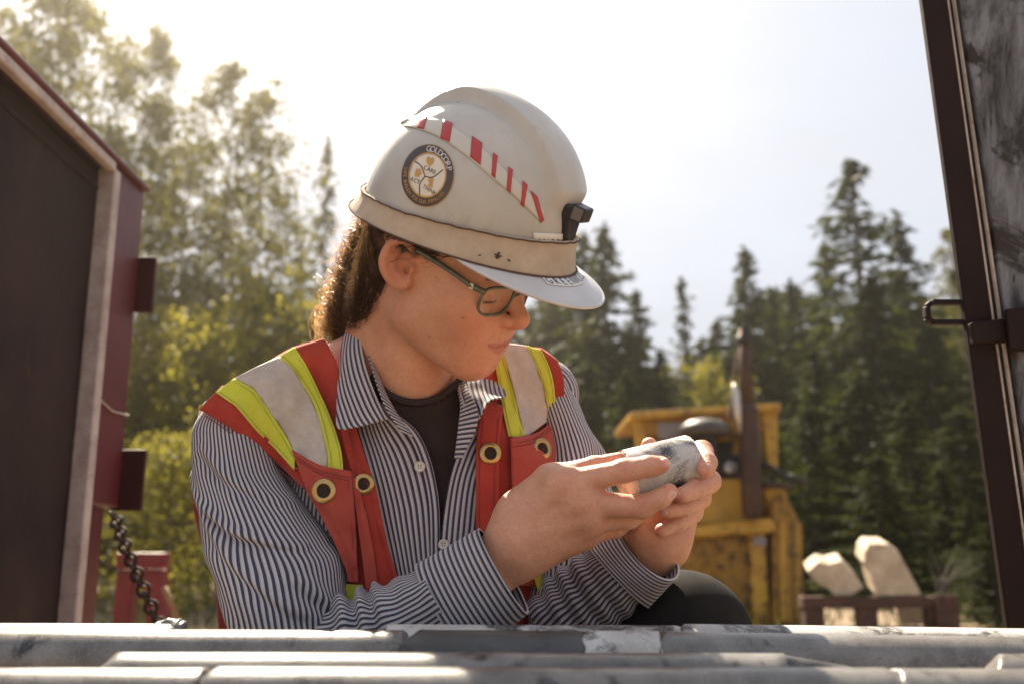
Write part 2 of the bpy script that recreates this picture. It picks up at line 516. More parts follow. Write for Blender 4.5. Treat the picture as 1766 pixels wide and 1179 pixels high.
def plant(kind, v, px, pyt, Y, label, wide=1.0):
    p = PROT[kind][v]; key = (kind, v)
    top = at(px, pyt, Y); H0 = 5.0 if (kind, v) == ('d', 2) else 11.0
    s = max(top.z, .6) / H0
    o = p if key not in used_ else copy_tree(p); used_.add(key)
    o.location = (top.x, Y, 0); wide *= 1.35 if kind == 's' and v != 3 else 1.0
    o.scale = (s * wide, s * wide, s); o.rotation_euler = (0, 0, rnd.uniform(0, 6.28))
    o['label'] = label; o['group'] = GN[kind] if 'dense far row' not in label else 'far row of spruces'
# (kind, variant, photo x of the tip, photo y of the tip, distance, label, width)
TREES = [
 ('d', 0, 140, -20, 17, 'tall leafy poplar above the steel bin, second from the left edge', .95), ('d', 1, 262, 45, 18, 'slim poplar with a gap in its crown, right of the steel bin top', .75),
 ('d', 0, 405, 130, 19, 'poplar with an open crown left of the white hat', .95), ('d', 1, 30, 90, 20, 'poplar at the left edge, mostly behind the steel bin', 1.0),
 ('d', 1, 330, 250, 21, 'poplar behind and between the two tall leafy poplars', 1.0), ('d', 1, 200, 250, 22, 'poplar low behind the right corner of the steel bin', 1.0), ('d', 0, 470, 330, 22, 'yellow green poplar left of the hair', .9),
 ('d', 2, 330, 560, 13, 'sunlit bush left of the shoulder', 1.1), ('d', 2, 440, 520, 15, 'sunlit bush between the left bush and the hair', 1.1), ('d', 2, 250, 620, 12, 'dark bush behind the red stand', 1.0), ('d', 2, 540, 560, 16, 'bush just left of the hair curls', 1.0),
 ('d', 2, 420, 690, 10, 'low bush in front of the left poplars', 1.0), ('d', 2, 300, 760, 9, 'low dark bush left of the striped sleeve', 1.0),
 ('s', 3, 566, 235, 26, 'thin bare spruce left of the white hat', .9), ('s', 3, 520, 430, 28, 'small thin spruce beside the thin bare spruce', 1.0), ('s', 0, 610, 420, 30, 'spruce hidden behind the hair and hat rear', 1.0),
 ('s', 1, 1040, 385, 24, 'spruce just right of the cap lamp bracket', .95), ('s', 0, 1004, 400, 26, 'spruce behind the visor tip', 1.0), ('s', 0, 1096, 500, 25, 'spruce second right of the visor', .9), ('s', 2, 960, 470, 28, 'spruce behind the visor', 1.0),
 ('s', 3, 1175, 478, 27, 'narrow spruce alone in the dip of the treeline', 1.25), ('s', 0, 1140, 600, 24, 'low spruce left of the narrow one', 1.1), ('s', 1, 1225, 590, 26, 'low spruce right of the narrow one', 1.2),
 ('s', 1, 1284, 425, 25, 'pointed spruce above the exhaust stack', .95), ('s', 0, 1330, 500, 27, 'spruce right of the exhaust stack', .9), ('s', 3, 1362, 480, 24, 'thin spruce between stack and tall spruce', 1.2), ('s', 0, 1421, 412, 26, 'spruce close left of the tallest spruce', .8),
 ('s', 4, 1465, 272, 22, 'tallest spruce with ragged open branches', .95), ('s', 2, 1545, 368, 24, 'broad spruce right of the tallest one', .8), ('s', 1, 1500, 470, 21, 'spruce in front, right of the tallest one', 1.1), ('d', 1, 1640, 395, 25, 'yellow green poplar beside the right post', .8),
 ('s', 2, 1600, 560, 20, 'dark spruce left of the right post', 1.2), ('s', 0, 1400, 600, 18, 'dark spruce behind the yellow machine', 1.3), ('s', 2, 1480, 640, 17, 'dark low spruce behind the split logs', 1.4), ('s', 1, 1700, 520, 20, 'spruce behind the right post', 1.1),
 ('s', 0, 1290, 640, 20, 'low spruce behind the exhaust stack', 1.2), ('s', 2, 1180, 690, 19, 'low dark spruce behind the machine roof', 1.3), ('s', 0, 1080, 640, 19, 'dark spruce left of the machine cab', 1.2), ('s', 2, 1010, 620, 21, 'dark spruce right of the face', 1.2), ('s', 1, 930, 600, 22, 'dark spruce behind the far shoulder', 1.2),
 ('s', 0, 1560, 690, 15, 'dark young spruce above the logs', 1.5), ('s', 2, 1650, 700, 15, 'dark young spruce at the foot of the right post', 1.5), ('s', 1, 1440, 720, 16, 'dark young spruce right of the machine', 1.5),
 ('s', 2, 1705, 900, 8.5, 'low dark young spruce at the foot of the right post', 1.8), ('s', 0, 1668, 860, 10, 'dark seedling spruce behind the rack end plate', 1.6), ('d', 2, 1238, 640, 23, 'bush in the sun behind the machine roof', .8), ('s', 2, 1390, 690, 15, 'dark young spruce right of the exhaust stack', 1.3), ('s', 2, 1330, 740, 14, 'dark young spruce behind the machine cab', 1.4), ('s', 0, 1100, 760, 14, 'dark young spruce left behind the cab', 1.5), ('s', 2, 1510, 780, 12, 'dark young spruce close behind the log rack', 1.6), ('s', 1, 1620, 800, 12, 'dark young spruce beside the log rack end', 1.6), ('s', 2, 1010, 760, 15, 'dark young spruce behind the far sleeve', 1.5), ('d', 2, 660, 560, 20, 'bush hidden behind the neck and hair', 1.0),
 ('s', 0, 720, 500, 27, 'spruce hidden behind the head', 1.0), ('s', 1, 830, 480, 28, 'spruce hidden behind the visor', 1.0),
 ('s', 2, 440, 480, 32, 'spruce far behind the poplars', 1.0), ('s', 0, 320, 500, 33, 'spruce far behind the steel bin', 1.0), ('s', 1, 180, 480, 34, 'spruce far left behind the bin', 1.0),
 ('s', 2, 1150, 640, 34, 'far spruce in the dip of the treeline', 1.3), ('s', 1, 1250, 620, 35, 'far spruce left of the stack', 1.3), ('s', 0, 1380, 560, 33, 'far spruce behind the thin one', 1.2),
]
for T in TREES: plant(*T)
for i in range(34):
    plant('s', (0, 2, 1)[i % 3], 880 + i * 26 + rnd.uniform(-12, 12), np.interp(880 + i * 26, [880, 1000, 1110, 1180, 1260, 1330, 1700], [480, 500, 600, 640, 560, 530, 480]) + rnd.uniform(-35, 50), rnd.uniform(29, 36), 'spruce in the dense far row behind the clearing', rnd.uniform(1.0, 1.5))
for i in range(22):
    plant('s', (2, 0, 1)[i % 3], 1780 + i * 75 + rnd.uniform(-30, 30), rnd.uniform(380, 560), rnd.uniform(20, 32), 'spruce in the dense far row right of the post', rnd.uniform(1.0, 1.4))
for i in range(14):
    plant('s', (0, 2, 1)[i % 3], 40 + i * 44 + rnd.uniform(-14, 14), rnd.uniform(500, 640), rnd.uniform(30, 36), 'spruce in the dense far row behind the poplars', rnd.uniform(1.0, 1.5))

# ================================================================== YELLOW MACHINE
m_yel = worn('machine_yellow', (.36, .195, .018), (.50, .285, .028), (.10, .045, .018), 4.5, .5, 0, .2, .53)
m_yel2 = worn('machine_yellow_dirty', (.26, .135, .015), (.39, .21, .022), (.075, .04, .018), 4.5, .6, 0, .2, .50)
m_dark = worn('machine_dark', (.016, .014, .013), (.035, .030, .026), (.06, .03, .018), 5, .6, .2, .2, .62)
m_pipe = worn('exhaust_rust', (.050, .026, .020), (.095, .050, .036), (.025, .018, .016), 7, .75, .3, .3, .55)
m_pane = newmat('cab_glass')[0]; b = m_pane.node_tree.nodes['Principled BSDF']; b.inputs['Base Color'].default_value = (.20, .17, .16, 1); b.inputs['Roughness'].default_value = .08
MY = 9.0
mach = thing('skidder', at(1225, 1075, MY), 'old yellow forestry machine with cab, exhaust stack and perforated side panel', 'machine'); mach.location.z = 0
def mbx(name, mat, x0, y0, x1, y1, Y=MY, dep=.5, bw=.012, par=None):
    a, c = at(x0, y0, Y), at(x1, y1, Y); mb = MB(); mb.box(a.x, c.x, Y, Y + dep, c.z, a.z); o = mb.build(name, mat, par or mach); bevel(o, bw); return o
def mpoly(name, mat, pts, Y=MY, dep=.1, bw=.01, par=None):
    P = [at(x, y, Y) for x, y in pts]; n = len(P); e = Vector((0, dep, 0)); mb = MB()
    mb.add(P + [p + e for p in P], [tuple(range(n - 1, -1, -1)), tuple(range(n, 2 * n))] + [(i, (i + 1) % n, n + (i + 1) % n, n + i) for i in range(n)])
    o = mb.build(name, mat, par or mach); bevel(o, bw); return o
roof = mpoly('roof', m_yel, [(1086, 710), (1346, 694), (1347, 706), (1088, 722)], MY - .1, 1.4)
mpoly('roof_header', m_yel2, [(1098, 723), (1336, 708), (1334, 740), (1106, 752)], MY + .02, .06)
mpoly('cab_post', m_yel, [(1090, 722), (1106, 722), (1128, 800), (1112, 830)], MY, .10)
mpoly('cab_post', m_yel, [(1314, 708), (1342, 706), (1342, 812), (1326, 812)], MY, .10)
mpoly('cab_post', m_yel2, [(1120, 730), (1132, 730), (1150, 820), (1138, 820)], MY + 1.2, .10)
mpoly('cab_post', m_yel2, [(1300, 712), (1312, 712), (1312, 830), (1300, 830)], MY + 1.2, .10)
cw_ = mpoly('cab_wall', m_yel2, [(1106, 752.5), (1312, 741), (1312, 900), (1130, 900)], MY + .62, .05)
mpoly('window', m_pane, [(1132, 730), (1184, 727), (1184, 756), (1138, 760)], MY + .015, .004, .001, roof)
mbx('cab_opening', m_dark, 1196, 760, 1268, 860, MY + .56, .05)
mbx('rear_window', m_pane, 1136, 764, 1190, 800, MY + .60, .015, .002)
mbx('hood', m_yel, 1130, 824, 1286, 905, MY - .05, .55, .03)
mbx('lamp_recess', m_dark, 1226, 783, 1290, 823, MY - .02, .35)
c = at(1259, 805, MY - .06); mb = MB(); mb.lathe(c, (0, -1, 0), [(-.05, .05), (.0, .055), (.012, .052), (.016, .040), (.010, .0)], 20); hl = mb.build('headlight', worn('lamp_chrome', (.35, .33, .31), (.5, .48, .45), None, 20, .25, .8, .05), mach, True)
led = mpoly('step_ledge', m_yel, [(1150, 912), (1330, 892), (1338, 906), (1336, 918), (1150, 928)], MY - .22, .4, .02)
# perforated side panel: a frame and a plate with rows of real holes
a, c_ = at(1160, 926, MY - .12), at(1298, 1092, MY - .12)
nx, nz = 22, 27; mb = MB(); dx, dz = (c_.x - a.x) / nx, (a.z - c_.z) / nz
for i in range(nx + 1): mb.box(a.x + i * dx - dx * .24, a.x + i * dx + dx * .24, MY - .12, MY - .108, c_.z, a.z)
for j in range(nz + 1): mb.box(a.x, c_.x, MY - .1215, MY - .1095, c_.z + j * dz - dz * .24, c_.z + j * dz + dz * .24)
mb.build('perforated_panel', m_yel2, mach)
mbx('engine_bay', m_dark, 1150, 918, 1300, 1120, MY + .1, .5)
mbx('corner_column', m_yel, 1291, 906, 1330, 1120, MY - .16, .35, .02)
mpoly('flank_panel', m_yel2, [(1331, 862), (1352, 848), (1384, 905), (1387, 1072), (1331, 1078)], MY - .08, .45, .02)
mpoly('flank_rib', m_yel, [(1344, 900), (1356, 900), (1358, 1070), (1346, 1072)], MY - .10, .018, .004)
mpoly('flank_seam', m_dark, [(1366, 905), (1369, 905), (1371, 1070), (1368, 1070)], MY - .084, .003, .0005)
mpoly('upper_panel', m_yel, [(1318, 845), (1350, 830), (1360, 862), (1330, 880)], MY - .02, .3, .015)
# stack
def pipe(name, mat, pts, par=None):
    mb = MB(); mb.tube([at(x, y, Y) for x, y, Y, r in pts], [r for *_, r in pts], 18); return mb.build(name, mat, par or mach, True)
mb = MB()
pipe('exhaust_stack', m_pipe, [(1283, 568, MY - .28, .052), (1286, 640, MY - .28, .054), (1289, 700, MY - .28, .056)])
pipe('muffler', m_pipe, [(1289, 696, MY - .28, .060), (1290, 704, MY - .28, .088), (1294, 800, MY - .28, .090), (1297, 885, MY - .28, .088), (1297, 893, MY - .28, .05)])
pipe('stack_cap', m_dark, [(1282, 578, MY - .28, .056), (1283, 596, MY - .28, .058)])
pipe('sun_sliver', worn('sunlit_steel', (.45, .40, .35), (.6, .55, .48), (.2, .1, .05), 8, .35, .7, .1, .6), [(1266, 660, MY - .34, .010), (1269, 674, MY - .34, .034), (1272, 712, MY - .34, .034), (1277, 748, MY - .34, .008)])  # pale sliver stands in for sunlight along the edge of the stack
mb = MB(); mb.bar(at(1272, 600, MY - .2), at(1262, 690, MY - .2), .03, .02); mb.bar(at(1262, 690, MY - .2), at(1258, 720, MY - .2), .05, .03); mb.build('stack_bracket', m_pipe, mach)
c = at(1216, 742, MY - .3)
mb = MB(); mb.lathe(c, (0, 0, 1), [(-.05, .0), (-.045, .20), (-.02, .225), (.03, .22), (.085, .15), (.105, .06), (.107, 0)], 30); mb.build('air_cleaner', worn('grey_plastic', (.035, .030, .027), (.06, .052, .047), None, 8, .5), mach, True)
mb = MB(); mb.lathe(c, (0, 0, 1), [(-.42, .10), (-.06, .10), (-.052, .10)], 22); mb.build('air_pipe', m_dark, mach, True)
pipe('hose', m_dark, [(1312, 800, MY - .2, .03), (1330, 806, MY - .2, .03), (1352, 822, MY - .2, .028), (1376, 826, MY - .2, .028), (1392, 836, MY - .15, .026)])
pipe('hose', m_pipe, [(1306, 838, MY - .2, .03), (1340, 836, MY - .2, .03), (1372, 842, MY - .2, .03)])
for q in range(7):
    c = at(1296 + (q % 2) * 24, 930 + q * 22, MY - .17); mb = MB(); mb.lathe(c, (0, -1, 0), [(0, 0), (0, .014), (.010, .014), (.012, .010), (.012, 0)], 8); mb.build('bolt', m_dark, mach)
mbx('window_frame', m_dark, 1130, 756.5, 1190, 759.5, MY + .012, .02, .002)
pipe('grab_rail', m_dark, [(1120, 840, MY - .12, .014), (1120, 800, MY - .16, .014), (1126, 786, MY - .16, .014), (1140, 782, MY - .10, .014)])
mbx('hinge', m_dark, 1286, 950, 1292, 972, MY - .175, .02, .003); mbx('hinge', m_dark, 1286, 1030, 1292, 1052, MY - .175, .02, .003)
mbx('decal_plate', m_pane, 1300, 925, 1322, 940, MY - .168, .006, .001)
mbx('chassis', m_dark, 1140, 1085, 1400, 1135, MY + .05, 1.6)
for xw in (1175, 1350):
    for yw in (.75, 1.9):
        c = at(xw, 1075, MY + .1); c = Vector((c.x, MY + yw, .44)); mb = MB()
        mb.lathe(c - Vector((.14, 0, 0)), (1, 0, 0), [(0, .0), (0, .26), (.02, .38), (.05, .43), (.23, .43), (.26, .38), (.28, .26), (.28, 0)], 28); wh = mb.build('wheel', worn('tyre', (.012, .012, .012), (.025, .023, .021), None, 10, .9), mach, True)
        mb = MB(); mb.lathe(c - Vector((.150, 0, 0)), (1, 0, 0), [(0, 0), (0, .16), (.02, .22), (.30, .22), (.32, .16), (.32, 0)], 20); mb.build('rim', m_yel2, wh, True)
# ---- rack with split logs
rk = thing('log_rack', at(1520, 1075, 6.0), 'low rusty steel rack carrying split logs', 'rack'); rk.location.z = 0
RY = 6.0
def rb(name, mat, x0, y0, x1, y1, Y, dep): return mbx(name, mat, x0, y0, x1, y1, Y, dep, .006, rk)
rb('top_beam', m_pipe, 1384, 1028, 1640, 1048, RY, .10); rb('top_beam', m_pipe, 1384, 1028, 1640, 1048, RY + .5, .10)
for x in (1388, 1480, 1600):
    for Y in (RY + .005, RY + .505):
        a, c = at(x, 1048.5, Y), at(x + 34, 1048.5, Y); mb = MB(); mb.box(a.x, c.x, Y, Y + .09, 0, a.z); bevel(mb.build('leg', m_pipe, rk), .005)
rb('end_plate', m_pipe, 1612, 1024, 1660, 1100, RY - .03, .02)
rb('low_beam', m_dark, 1400, 1080, 1640, 1096, RY + .02, .08)
m_split = worn('split_wood', (.34, .27, .19), (.52, .43, .32), (.16, .10, .06), 9, .8, 0, .4, .60)
def log(pts, Y, dep, lab, seed):
    P = [at(x, y, Y) for x, y in pts]; n = len(P); r = np.random.default_rng(seed); e = Vector((.06, dep, .05)); mb = MB()
    ctr = sum(P, Vector()) / n
    Q_ = [ctr + (p - ctr) * 1.0 + e for p in P]
    mb.add(P + Q_, [tuple(range(n - 1, -1, -1)), tuple(range(n, 2 * n))] + [(i, (i + 1) % n, n + (i + 1) % n, n + i) for i in range(n)])
    o = mb.build('split_log', m_split); bevel(o, .004, 1)
    sb = o.modifiers.new('subdivide', 'SUBSURF'); sb.subdivision_type = 'SIMPLE'; sb.levels = sb.render_levels = 4
    tx = bpy.data.textures.new('chips', 'CLOUDS'); tx.noise_scale = .03; tx.noise_depth = 4
    dp_ = o.modifiers.new('chips', 'DISPLACE'); dp_.texture = tx; dp_.strength = .008; dp_.mid_level = .5; tag(o, lab, 'log', 'split logs on the steel rack')
log([(1392, 985), (1412, 968), (1430, 972), (1452, 966), (1476, 992), (1490, 1012), (1468, 1026), (1440, 1027), (1424, 1010), (1410, 1006)], RY + .05, .28, 'smaller ragged split log lying left on the rack', 5)
log([(1492, 950), (1500, 937), (1532, 938), (1548, 948), (1590, 1026), (1512, 1027), (1500, 985), (1490, 970)], RY + .02, .32, 'big pale split log leaning at the right of the smaller log', 6)
log([(1546, 1050), (1592, 1050), (1596, 1076), (1552, 1078)], RY + .16, .22, 'short log piece inside the rack below the big log', 7)
mb = MB()
for k in range(14):
    a = at(1625 + rnd.uniform(-8, 8), 1027, RY + .25); mb.tube([a - Vector((0, 0, .3)), a + Vector((rnd.uniform(-.02, .02), 0, .06)), a + Vector((rnd.uniform(-.05, .3), rnd.uniform(-.1, .1), rnd.uniform(.05, .32)))], [.006, .005, .002], 4)
tag(mb.build('dry_twigs', m_bark), 'dry twigs sticking up behind the end plate of the rack', 'twigs')
# ---- low plants on the ground
m_grass = leaf_mat('grass_blades', (.030, .038, .012), (.065, .070, .024), (.10, .11, .03), .3, .1)
def grass():
    n = 26000; r = np.random.default_rng(3); x = r.uniform(-16, 30, n); y = r.uniform(7, 26, n); c = np.stack([x, y, r.uniform(.0, .18, n)], 1)
    d = unit(r.normal(0, .35, (n, 3)) + [0, 0, 1]); s = unit(np.cross(d, r.normal(0, 1, (n, 3))))
    V, Fq = quads(c, d, s, r.uniform(.08, .26, n), r.uniform(.012, .03, n)); V[:, 2] = np.maximum(V[:, 2], -.02)
    tag(mesh_np('ground_cover', V, Fq, m_grass, smooth=False, attrs={'tone': np.repeat(r.uniform(0, 1, n), 4)}), 'weeds and grass over the clearing', None, None, 'stuff')
grass()

# ================================================================== ADDED GLOW VOLUME
if GLOW_HAZE > 0:
    mb = MB(); mb.box(-60, 60, -12, 62, -2.6, 26); hz = mb.build('glow_haze', None); tag(hz, kind='stuff')  # added volume; its scattering stands in for the glow of lens flare
    hm = bpy.data.materials.new('glow_air'); hm.use_nodes = True; hn = hm.node_tree; hn.nodes.remove(hn.nodes['Principled BSDF'])
    pv = N(hn, 'ShaderNodeVolumePrincipled'); pv.inputs['Color'].default_value = (1, .93, .80, 1); pv.inputs['Density'].default_value = GLOW_HAZE; pv.inputs['Anisotropy'].default_value = .87
    hn.links.new(pv.outputs[0], hn.nodes['Material Output'].inputs['Volume']); hz.data.materials.append(hm)
# --- the drill core in the hands
def rock_mat(name, c1, c2, dark, amt=.55, sc=1.0, rough=.6, grain=.35):
    m, nt, b = newmat(name)
    tc = N(nt, 'ShaderNodeTexCoord'); oi = N(nt, 'ShaderNodeObjectInfo')
    ad = N(nt, 'ShaderNodeVectorMath', operation='ADD'); cx = N(nt, 'ShaderNodeCombineXYZ')
    ml = N(nt, 'ShaderNodeMath', operation='MULTIPLY'); ml.inputs[1].default_value = 37.0
    nt.links.new(oi.outputs['Random'], ml.inputs[0]); nt.links.new(ml.outputs[0], cx.inputs[0]); nt.links.new(ml.outputs[0], cx.inputs[1])
    nt.links.new(tc.outputs['Object'], ad.inputs[0]); nt.links.new(cx.outputs[0], ad.inputs[1]); v = ad.outputs[0]
    base = ramp(nt, noise(nt, 34 * sc, 6, .6, v), [(.35, c1), (.68, c2)])
    f = ramp(nt, noise(nt, 30 * sc, 7, .62, v, .8), [(amt, (0, 0, 0)), (amt + .10, (1, 1, 1))])
    base = mixc(nt, f, base, dark)
    base = mixc(nt, ramp(nt, noise(nt, 420, 4, .7, v), [(.4, (0, 0, 0)), (.8, (grain, grain, grain))]), base, dark)
    sp = ramp(nt, noise(nt, 900, 2, .6, v), [(.60, (0, 0, 0)), (.68, (1, 1, 1))]); base = mixc(nt, sp, base, tuple(x * 1.2 for x in c2))
    nt.links.new(base, b.inputs['Base Color']); b.inputs['Roughness'].default_value = rough
    bump(nt, b, noise(nt, 300, 5, .7, v), .25, .001)
    return m
m_corew = rock_mat('white_rock', (.40, .37, .34), (.60, .565, .525), (.055, .053, .052), .485, .62, .55, .12)
m_coreg = rock_mat('grey_rock', (.095, .088, .080), (.215, .20, .185), (.02, .02, .02), .55, .8, .30)
m_core_shade = rock_mat('shaded_rock', (.045, .042, .04), (.08, .076, .072), (.02, .02, .02), .58, .6, .42)  # darker copy of the grey rock, with the person's shadow in its colour
def core_mesh(L, R, rag0, rag1, seed, tilt0=0, tilt1=0, nu=56, nv=40):
    """cylinder along x with worn, slightly broken ends"""
    r = np.random.default_rng(seed); a = np.linspace(0, 2 * np.pi, nu, endpoint=False)
    V = []
    off0 = rag0 * vnoise(np.cos(a) * 2 + 5, np.sin(a) * 2 + 5, seed) + tilt0 * np.cos(a - .6)
    off1 = rag1 * vnoise(np.cos(a) * 2 + 15, np.sin(a) * 2 + 5, seed + 1) + tilt1 * np.cos(a - 2.2)
    rows = [(0, .0, .0), (0, .6, 0), (0, .93, .0008), (0, 1, .0025)] + [(s, 1, 0) for s in np.linspace(.02, .98, nv)] + [(1, 1, -.0025), (1, .93, -.0008), (1, .6, 0), (1, .0, 0)]
    for s, k, d in rows:
        x = s * L + d + off0 * (1 - s) ** 6 * k + off1 * s ** 6 * k
        rr = R * k * (1 + .006 * vnoise(np.cos(a) * 2 + s * 9, np.sin(a) * 2 + s * 7, seed + 2))
        V.append(np.stack([x, rr * np.cos(a), rr * np.sin(a)], 1))
    return np.concatenate(V), grid_faces(len(rows), nu, True)
# ================================================================== CORE TRAYS ON THE TABLE
CR = .0238
m_tray = worn('tray_wood', (.20, .15, .10), (.30, .23, .16), (.08, .06, .045), 9, .85, 0, .3, .6)
def core_row(pieces, d, seed0):
    for i, (x0, y0, x1, y1, mat, rag, lab) in enumerate(pieces):
        a, c = W(x0, y0, d), W(x1, y1, d)
        a.z -= CR * .99; c.z -= CR * .99
        ax = c - a; L = ax.length
        V, Fq = core_mesh(L, CR, rag, rag, seed0 + i * 7, rag * .8, rag * .8, 48, 30)
        o = mesh_np('rock_core', V - np.array([L / 2, 0, 0]), Fq, mat)
        o.matrix_world = Matrix.Translation((a + c) / 2) @ ax.to_track_quat('X', 'Z').to_matrix().to_4x4()
        tag(o, lab, 'drill core', 'drill cores lying in the tray')
core_row([(-420, 1073, 292, 1075, m_corew, .006, 'pale core in the farthest row, its broken end left of the striped sleeve'),
          (668, 1076, 1166, 1078, m_corew, .004, 'mottled core in the farthest row, below the striped cuff and hands'),
          (1170, 1075, 2200, 1090, m_corew, .004, 'long pale core in the farthest row, below the dark knee')], .85, 200)
core_row([(-420, 1083, 700, 1086, m_coreg, .004, 'long grey core in the second row, sunlit at the left edge of the tray'),
          (703, 1085, 1000, 1088, m_core_shade, .006, 'grey core in the second row, darkened for the shade below the vest'),
          (1003, 1087, 1130, 1088, m_corew, .006, 'short white and black core between two grey cores in the second row'),
          (1133, 1088, 2200, 1105, m_coreg, .006, 'long grey core in the second row, right of the short white piece')], .795, 300)
core_row([(186, 1124, 1345, 1126, m_coreg, .005, 'long grey core in the third row, starting with a rounded end'),
          (1700, 1127, 2300, 1130, m_coreg, .006, 'core piece at the right edge of the third row')], .69, 400)
core_row([(-420, 1153, 356, 1151, m_coreg, .004, 'sunlit core at the left of the nearest row'),
          (359, 1149, 1530, 1151, m_coreg, .004, 'long core in the nearest row with a shaded right half'),
          (1534, 1152, 2300, 1155, m_coreg, .004, 'core at the right end of the nearest row')], .63, 500)
# broken wedge lying in the gap of the third row
wp = [W(1350, 1128, .70), W(1490, 1152, .70), W(1470, 1172, .69), W(1360, 1164, .69)]
mb = MB(); n_ = Vector((0, .03, -.004)); mb.hexa([wp[3], wp[2], wp[2] + n_, wp[3] + n_, wp[0], wp[1], wp[1] + n_ * .7, wp[0] + n_ * .7])
wd = bevel(mb.build('rock_wedge', m_coreg), .003); tag(wd, 'broken wedge of grey rock in the gap of the third core row', 'rock')
ch = Field(); ch.u(ell(C(292, 1079, .85), (.014, .006, .012))).u(ell(C(305, 1083, .85), (.008, .005, .010)), .004).s(ell(C(280, 1072, .84), (.008, .006, .01)), .003)
V, Q = surface(ch, C(292, 1079, .85) - .03, C(292, 1079, .85) + .03, .0012); V = V + .0008 * np.stack([vnoise(V[:, 0] * 400, V[:, 1] * 400, 3)] * 3, 1)
tag(mesh_np('rock_chip', c2w(V), Q[:, ::-1], m_coreg, smooth=False), 'small dark rock chip at the broken end of the far left core', 'rock')
# trays: floor board, long dividers, end boards
zt1, zt2 = W(883, 1078, .85).z - 2 * CR - .002, W(883, 1126, .69).z - 2 * CR - .002
for k, (ya, yb, zt, lab) in enumerate(((W(883, 1078, .85).y + .032, W(883, 1086, .795).y - .034, zt1, 'wooden core tray holding the two far rows of core'), (W(883, 1126, .69).y + .034, W(883, 1150, .63).y - .034, zt2, 'wooden core tray holding the two near rows of core'))):
    t = thing('core_tray', (0, (ya + yb) / 2, zt), lab, 'core tray', 'core trays on the table')
    mb = MB(); mb.box(-.78, .80, yb, ya, zt - .014, zt - .002); mb.build('floor_board', m_tray, t)
    for y in (yb, ya - .010):
        mb = MB(); mb.box(-.78, .80, y, y + .010, zt - .0015, zt + .020); mb.build('side_board', m_tray, t)
    mb = MB(); ym = (ya + yb) / 2; mb.box(-.78, .80, ym - .003, ym + .003, zt - .0015, zt + .016); mb.build('divider', m_tray, t)
tb = thing('work_table', (0, .75, 0), 'rough wooden table carrying the core trays', 'table')
zt0 = min(zt1, zt2) - .016
mb = MB(); mb.box(-.85, .87, W(883, 1150, .63).y - .05, W(883, 1078, .85).y + .045, zt0 - .03, zt0); tt = mb.build('tabletop', m_tray, tb)
for x in (-.75, .77):
    for y in (.52, .84):
        mb = MB(); mb.box(x - .03, x + .03, y - .03, y + .03, 0, zt0 - .0305); mb.build('leg', m_tray, tb)
if zt1 > zt2 + .001:
    mb = MB(); ya = W(883, 1078, .85).y
    for x in (-.7, 0, .7): mb.box(x - .03, x + .03, ya - .10, ya + .03, zt0 + .0005, zt1 - .0145)
    mb.build('packing_strip', m_tray, tb)
# ================================================================== STEEL BIN ON THE LEFT
m_dkred = worn('dark_red_paint', (.065, .009, .013), (.11, .016, .021), (.05, .022, .015), 6, .45, 0, .12, .60)
m_inside = worn('shaded_steel', (.018, .012, .012), (.042, .027, .024), (.07, .04, .03), 4, .75, 0, .2, .62, .15)  # shade of the bin's interior put into the steel colour
m_edge = worn('bare_edge', (.34, .28, .25), (.50, .45, .41), (.22, .13, .10), 20, .6, .2, .25, .58)
bin_ = thing('steel_bin', W(180, 1075, 2.0) * 1.0, 'dark red steel bin with pale worn edge standing at the left', 'bin')
bin_.location.z = 0
BX, BZ = -.80, W(183, 280, 2.0).z
yA, yB, yC = W(183, 280, 2.0).y, W(247, 333, 2.168).y, .85
zb = W(215, 880, 2.15).z
def bbox(name, mat, *a, bw=.004, par=None):
    mb = MB(); mb.box(*a); o = mb.build(name, mat, par or bin_); bevel(o, bw); return o
bbox('end_panel', m_dkred, BX - .035, BX, yA + .032, yB, zb, BZ)
bbox('edge_strip', m_edge, BX - .030, BX + .006, yA, yA + .030, .06, BZ - .012)
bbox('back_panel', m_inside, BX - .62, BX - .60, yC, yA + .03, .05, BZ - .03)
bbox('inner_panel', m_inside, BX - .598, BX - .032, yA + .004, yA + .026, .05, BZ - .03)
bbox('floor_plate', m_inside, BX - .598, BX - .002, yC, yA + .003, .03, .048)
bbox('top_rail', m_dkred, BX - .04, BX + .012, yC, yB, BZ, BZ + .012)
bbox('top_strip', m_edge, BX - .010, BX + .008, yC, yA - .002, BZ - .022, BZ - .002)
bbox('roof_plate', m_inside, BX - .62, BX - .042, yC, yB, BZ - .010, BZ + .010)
bbox('side_panel', m_inside, BX - .034, BX - .028, yC, yA - .001, .05, BZ - .024)  # dark sheet across the opening, in place of the shade inside
zr = W(160, 330, 2.0).z
bbox('stiffener', m_inside, BX - .029, BX - .023, yC, yA - .004, zr - .006, zr + .004, bw=.003)
bbox('stiffener', m_inside, BX - .029, BX - .023, 1.30, 1.315, .06, zr - .013, bw=.002)
bbox('support_post', m_dkred, BX - .05, BX - .012, yA + .06, yB - .04, 0, zb - .002)
m_tab = worn('tab_paint', (.030, .007, .008), (.055, .012, .013), (.02, .01, .008), 9, .6, 0, .15, .6, .2)
p = [at(240, 445, yB + .012), at(264, 540, yB + .012)]
bbox('hinge_tab', m_tab, BX - .02, p[1].x, yB + .002, yB + .014, p[1].z, p[0].z, bw=.003)
p = [at(232, 775, yB + .012), at(246, 880, yB + .012)]
bbox('hinge_tab', m_tab, BX - .02, p[1].x, yB + .002, yB + .014, p[1].z, p[0].z, bw=.003)
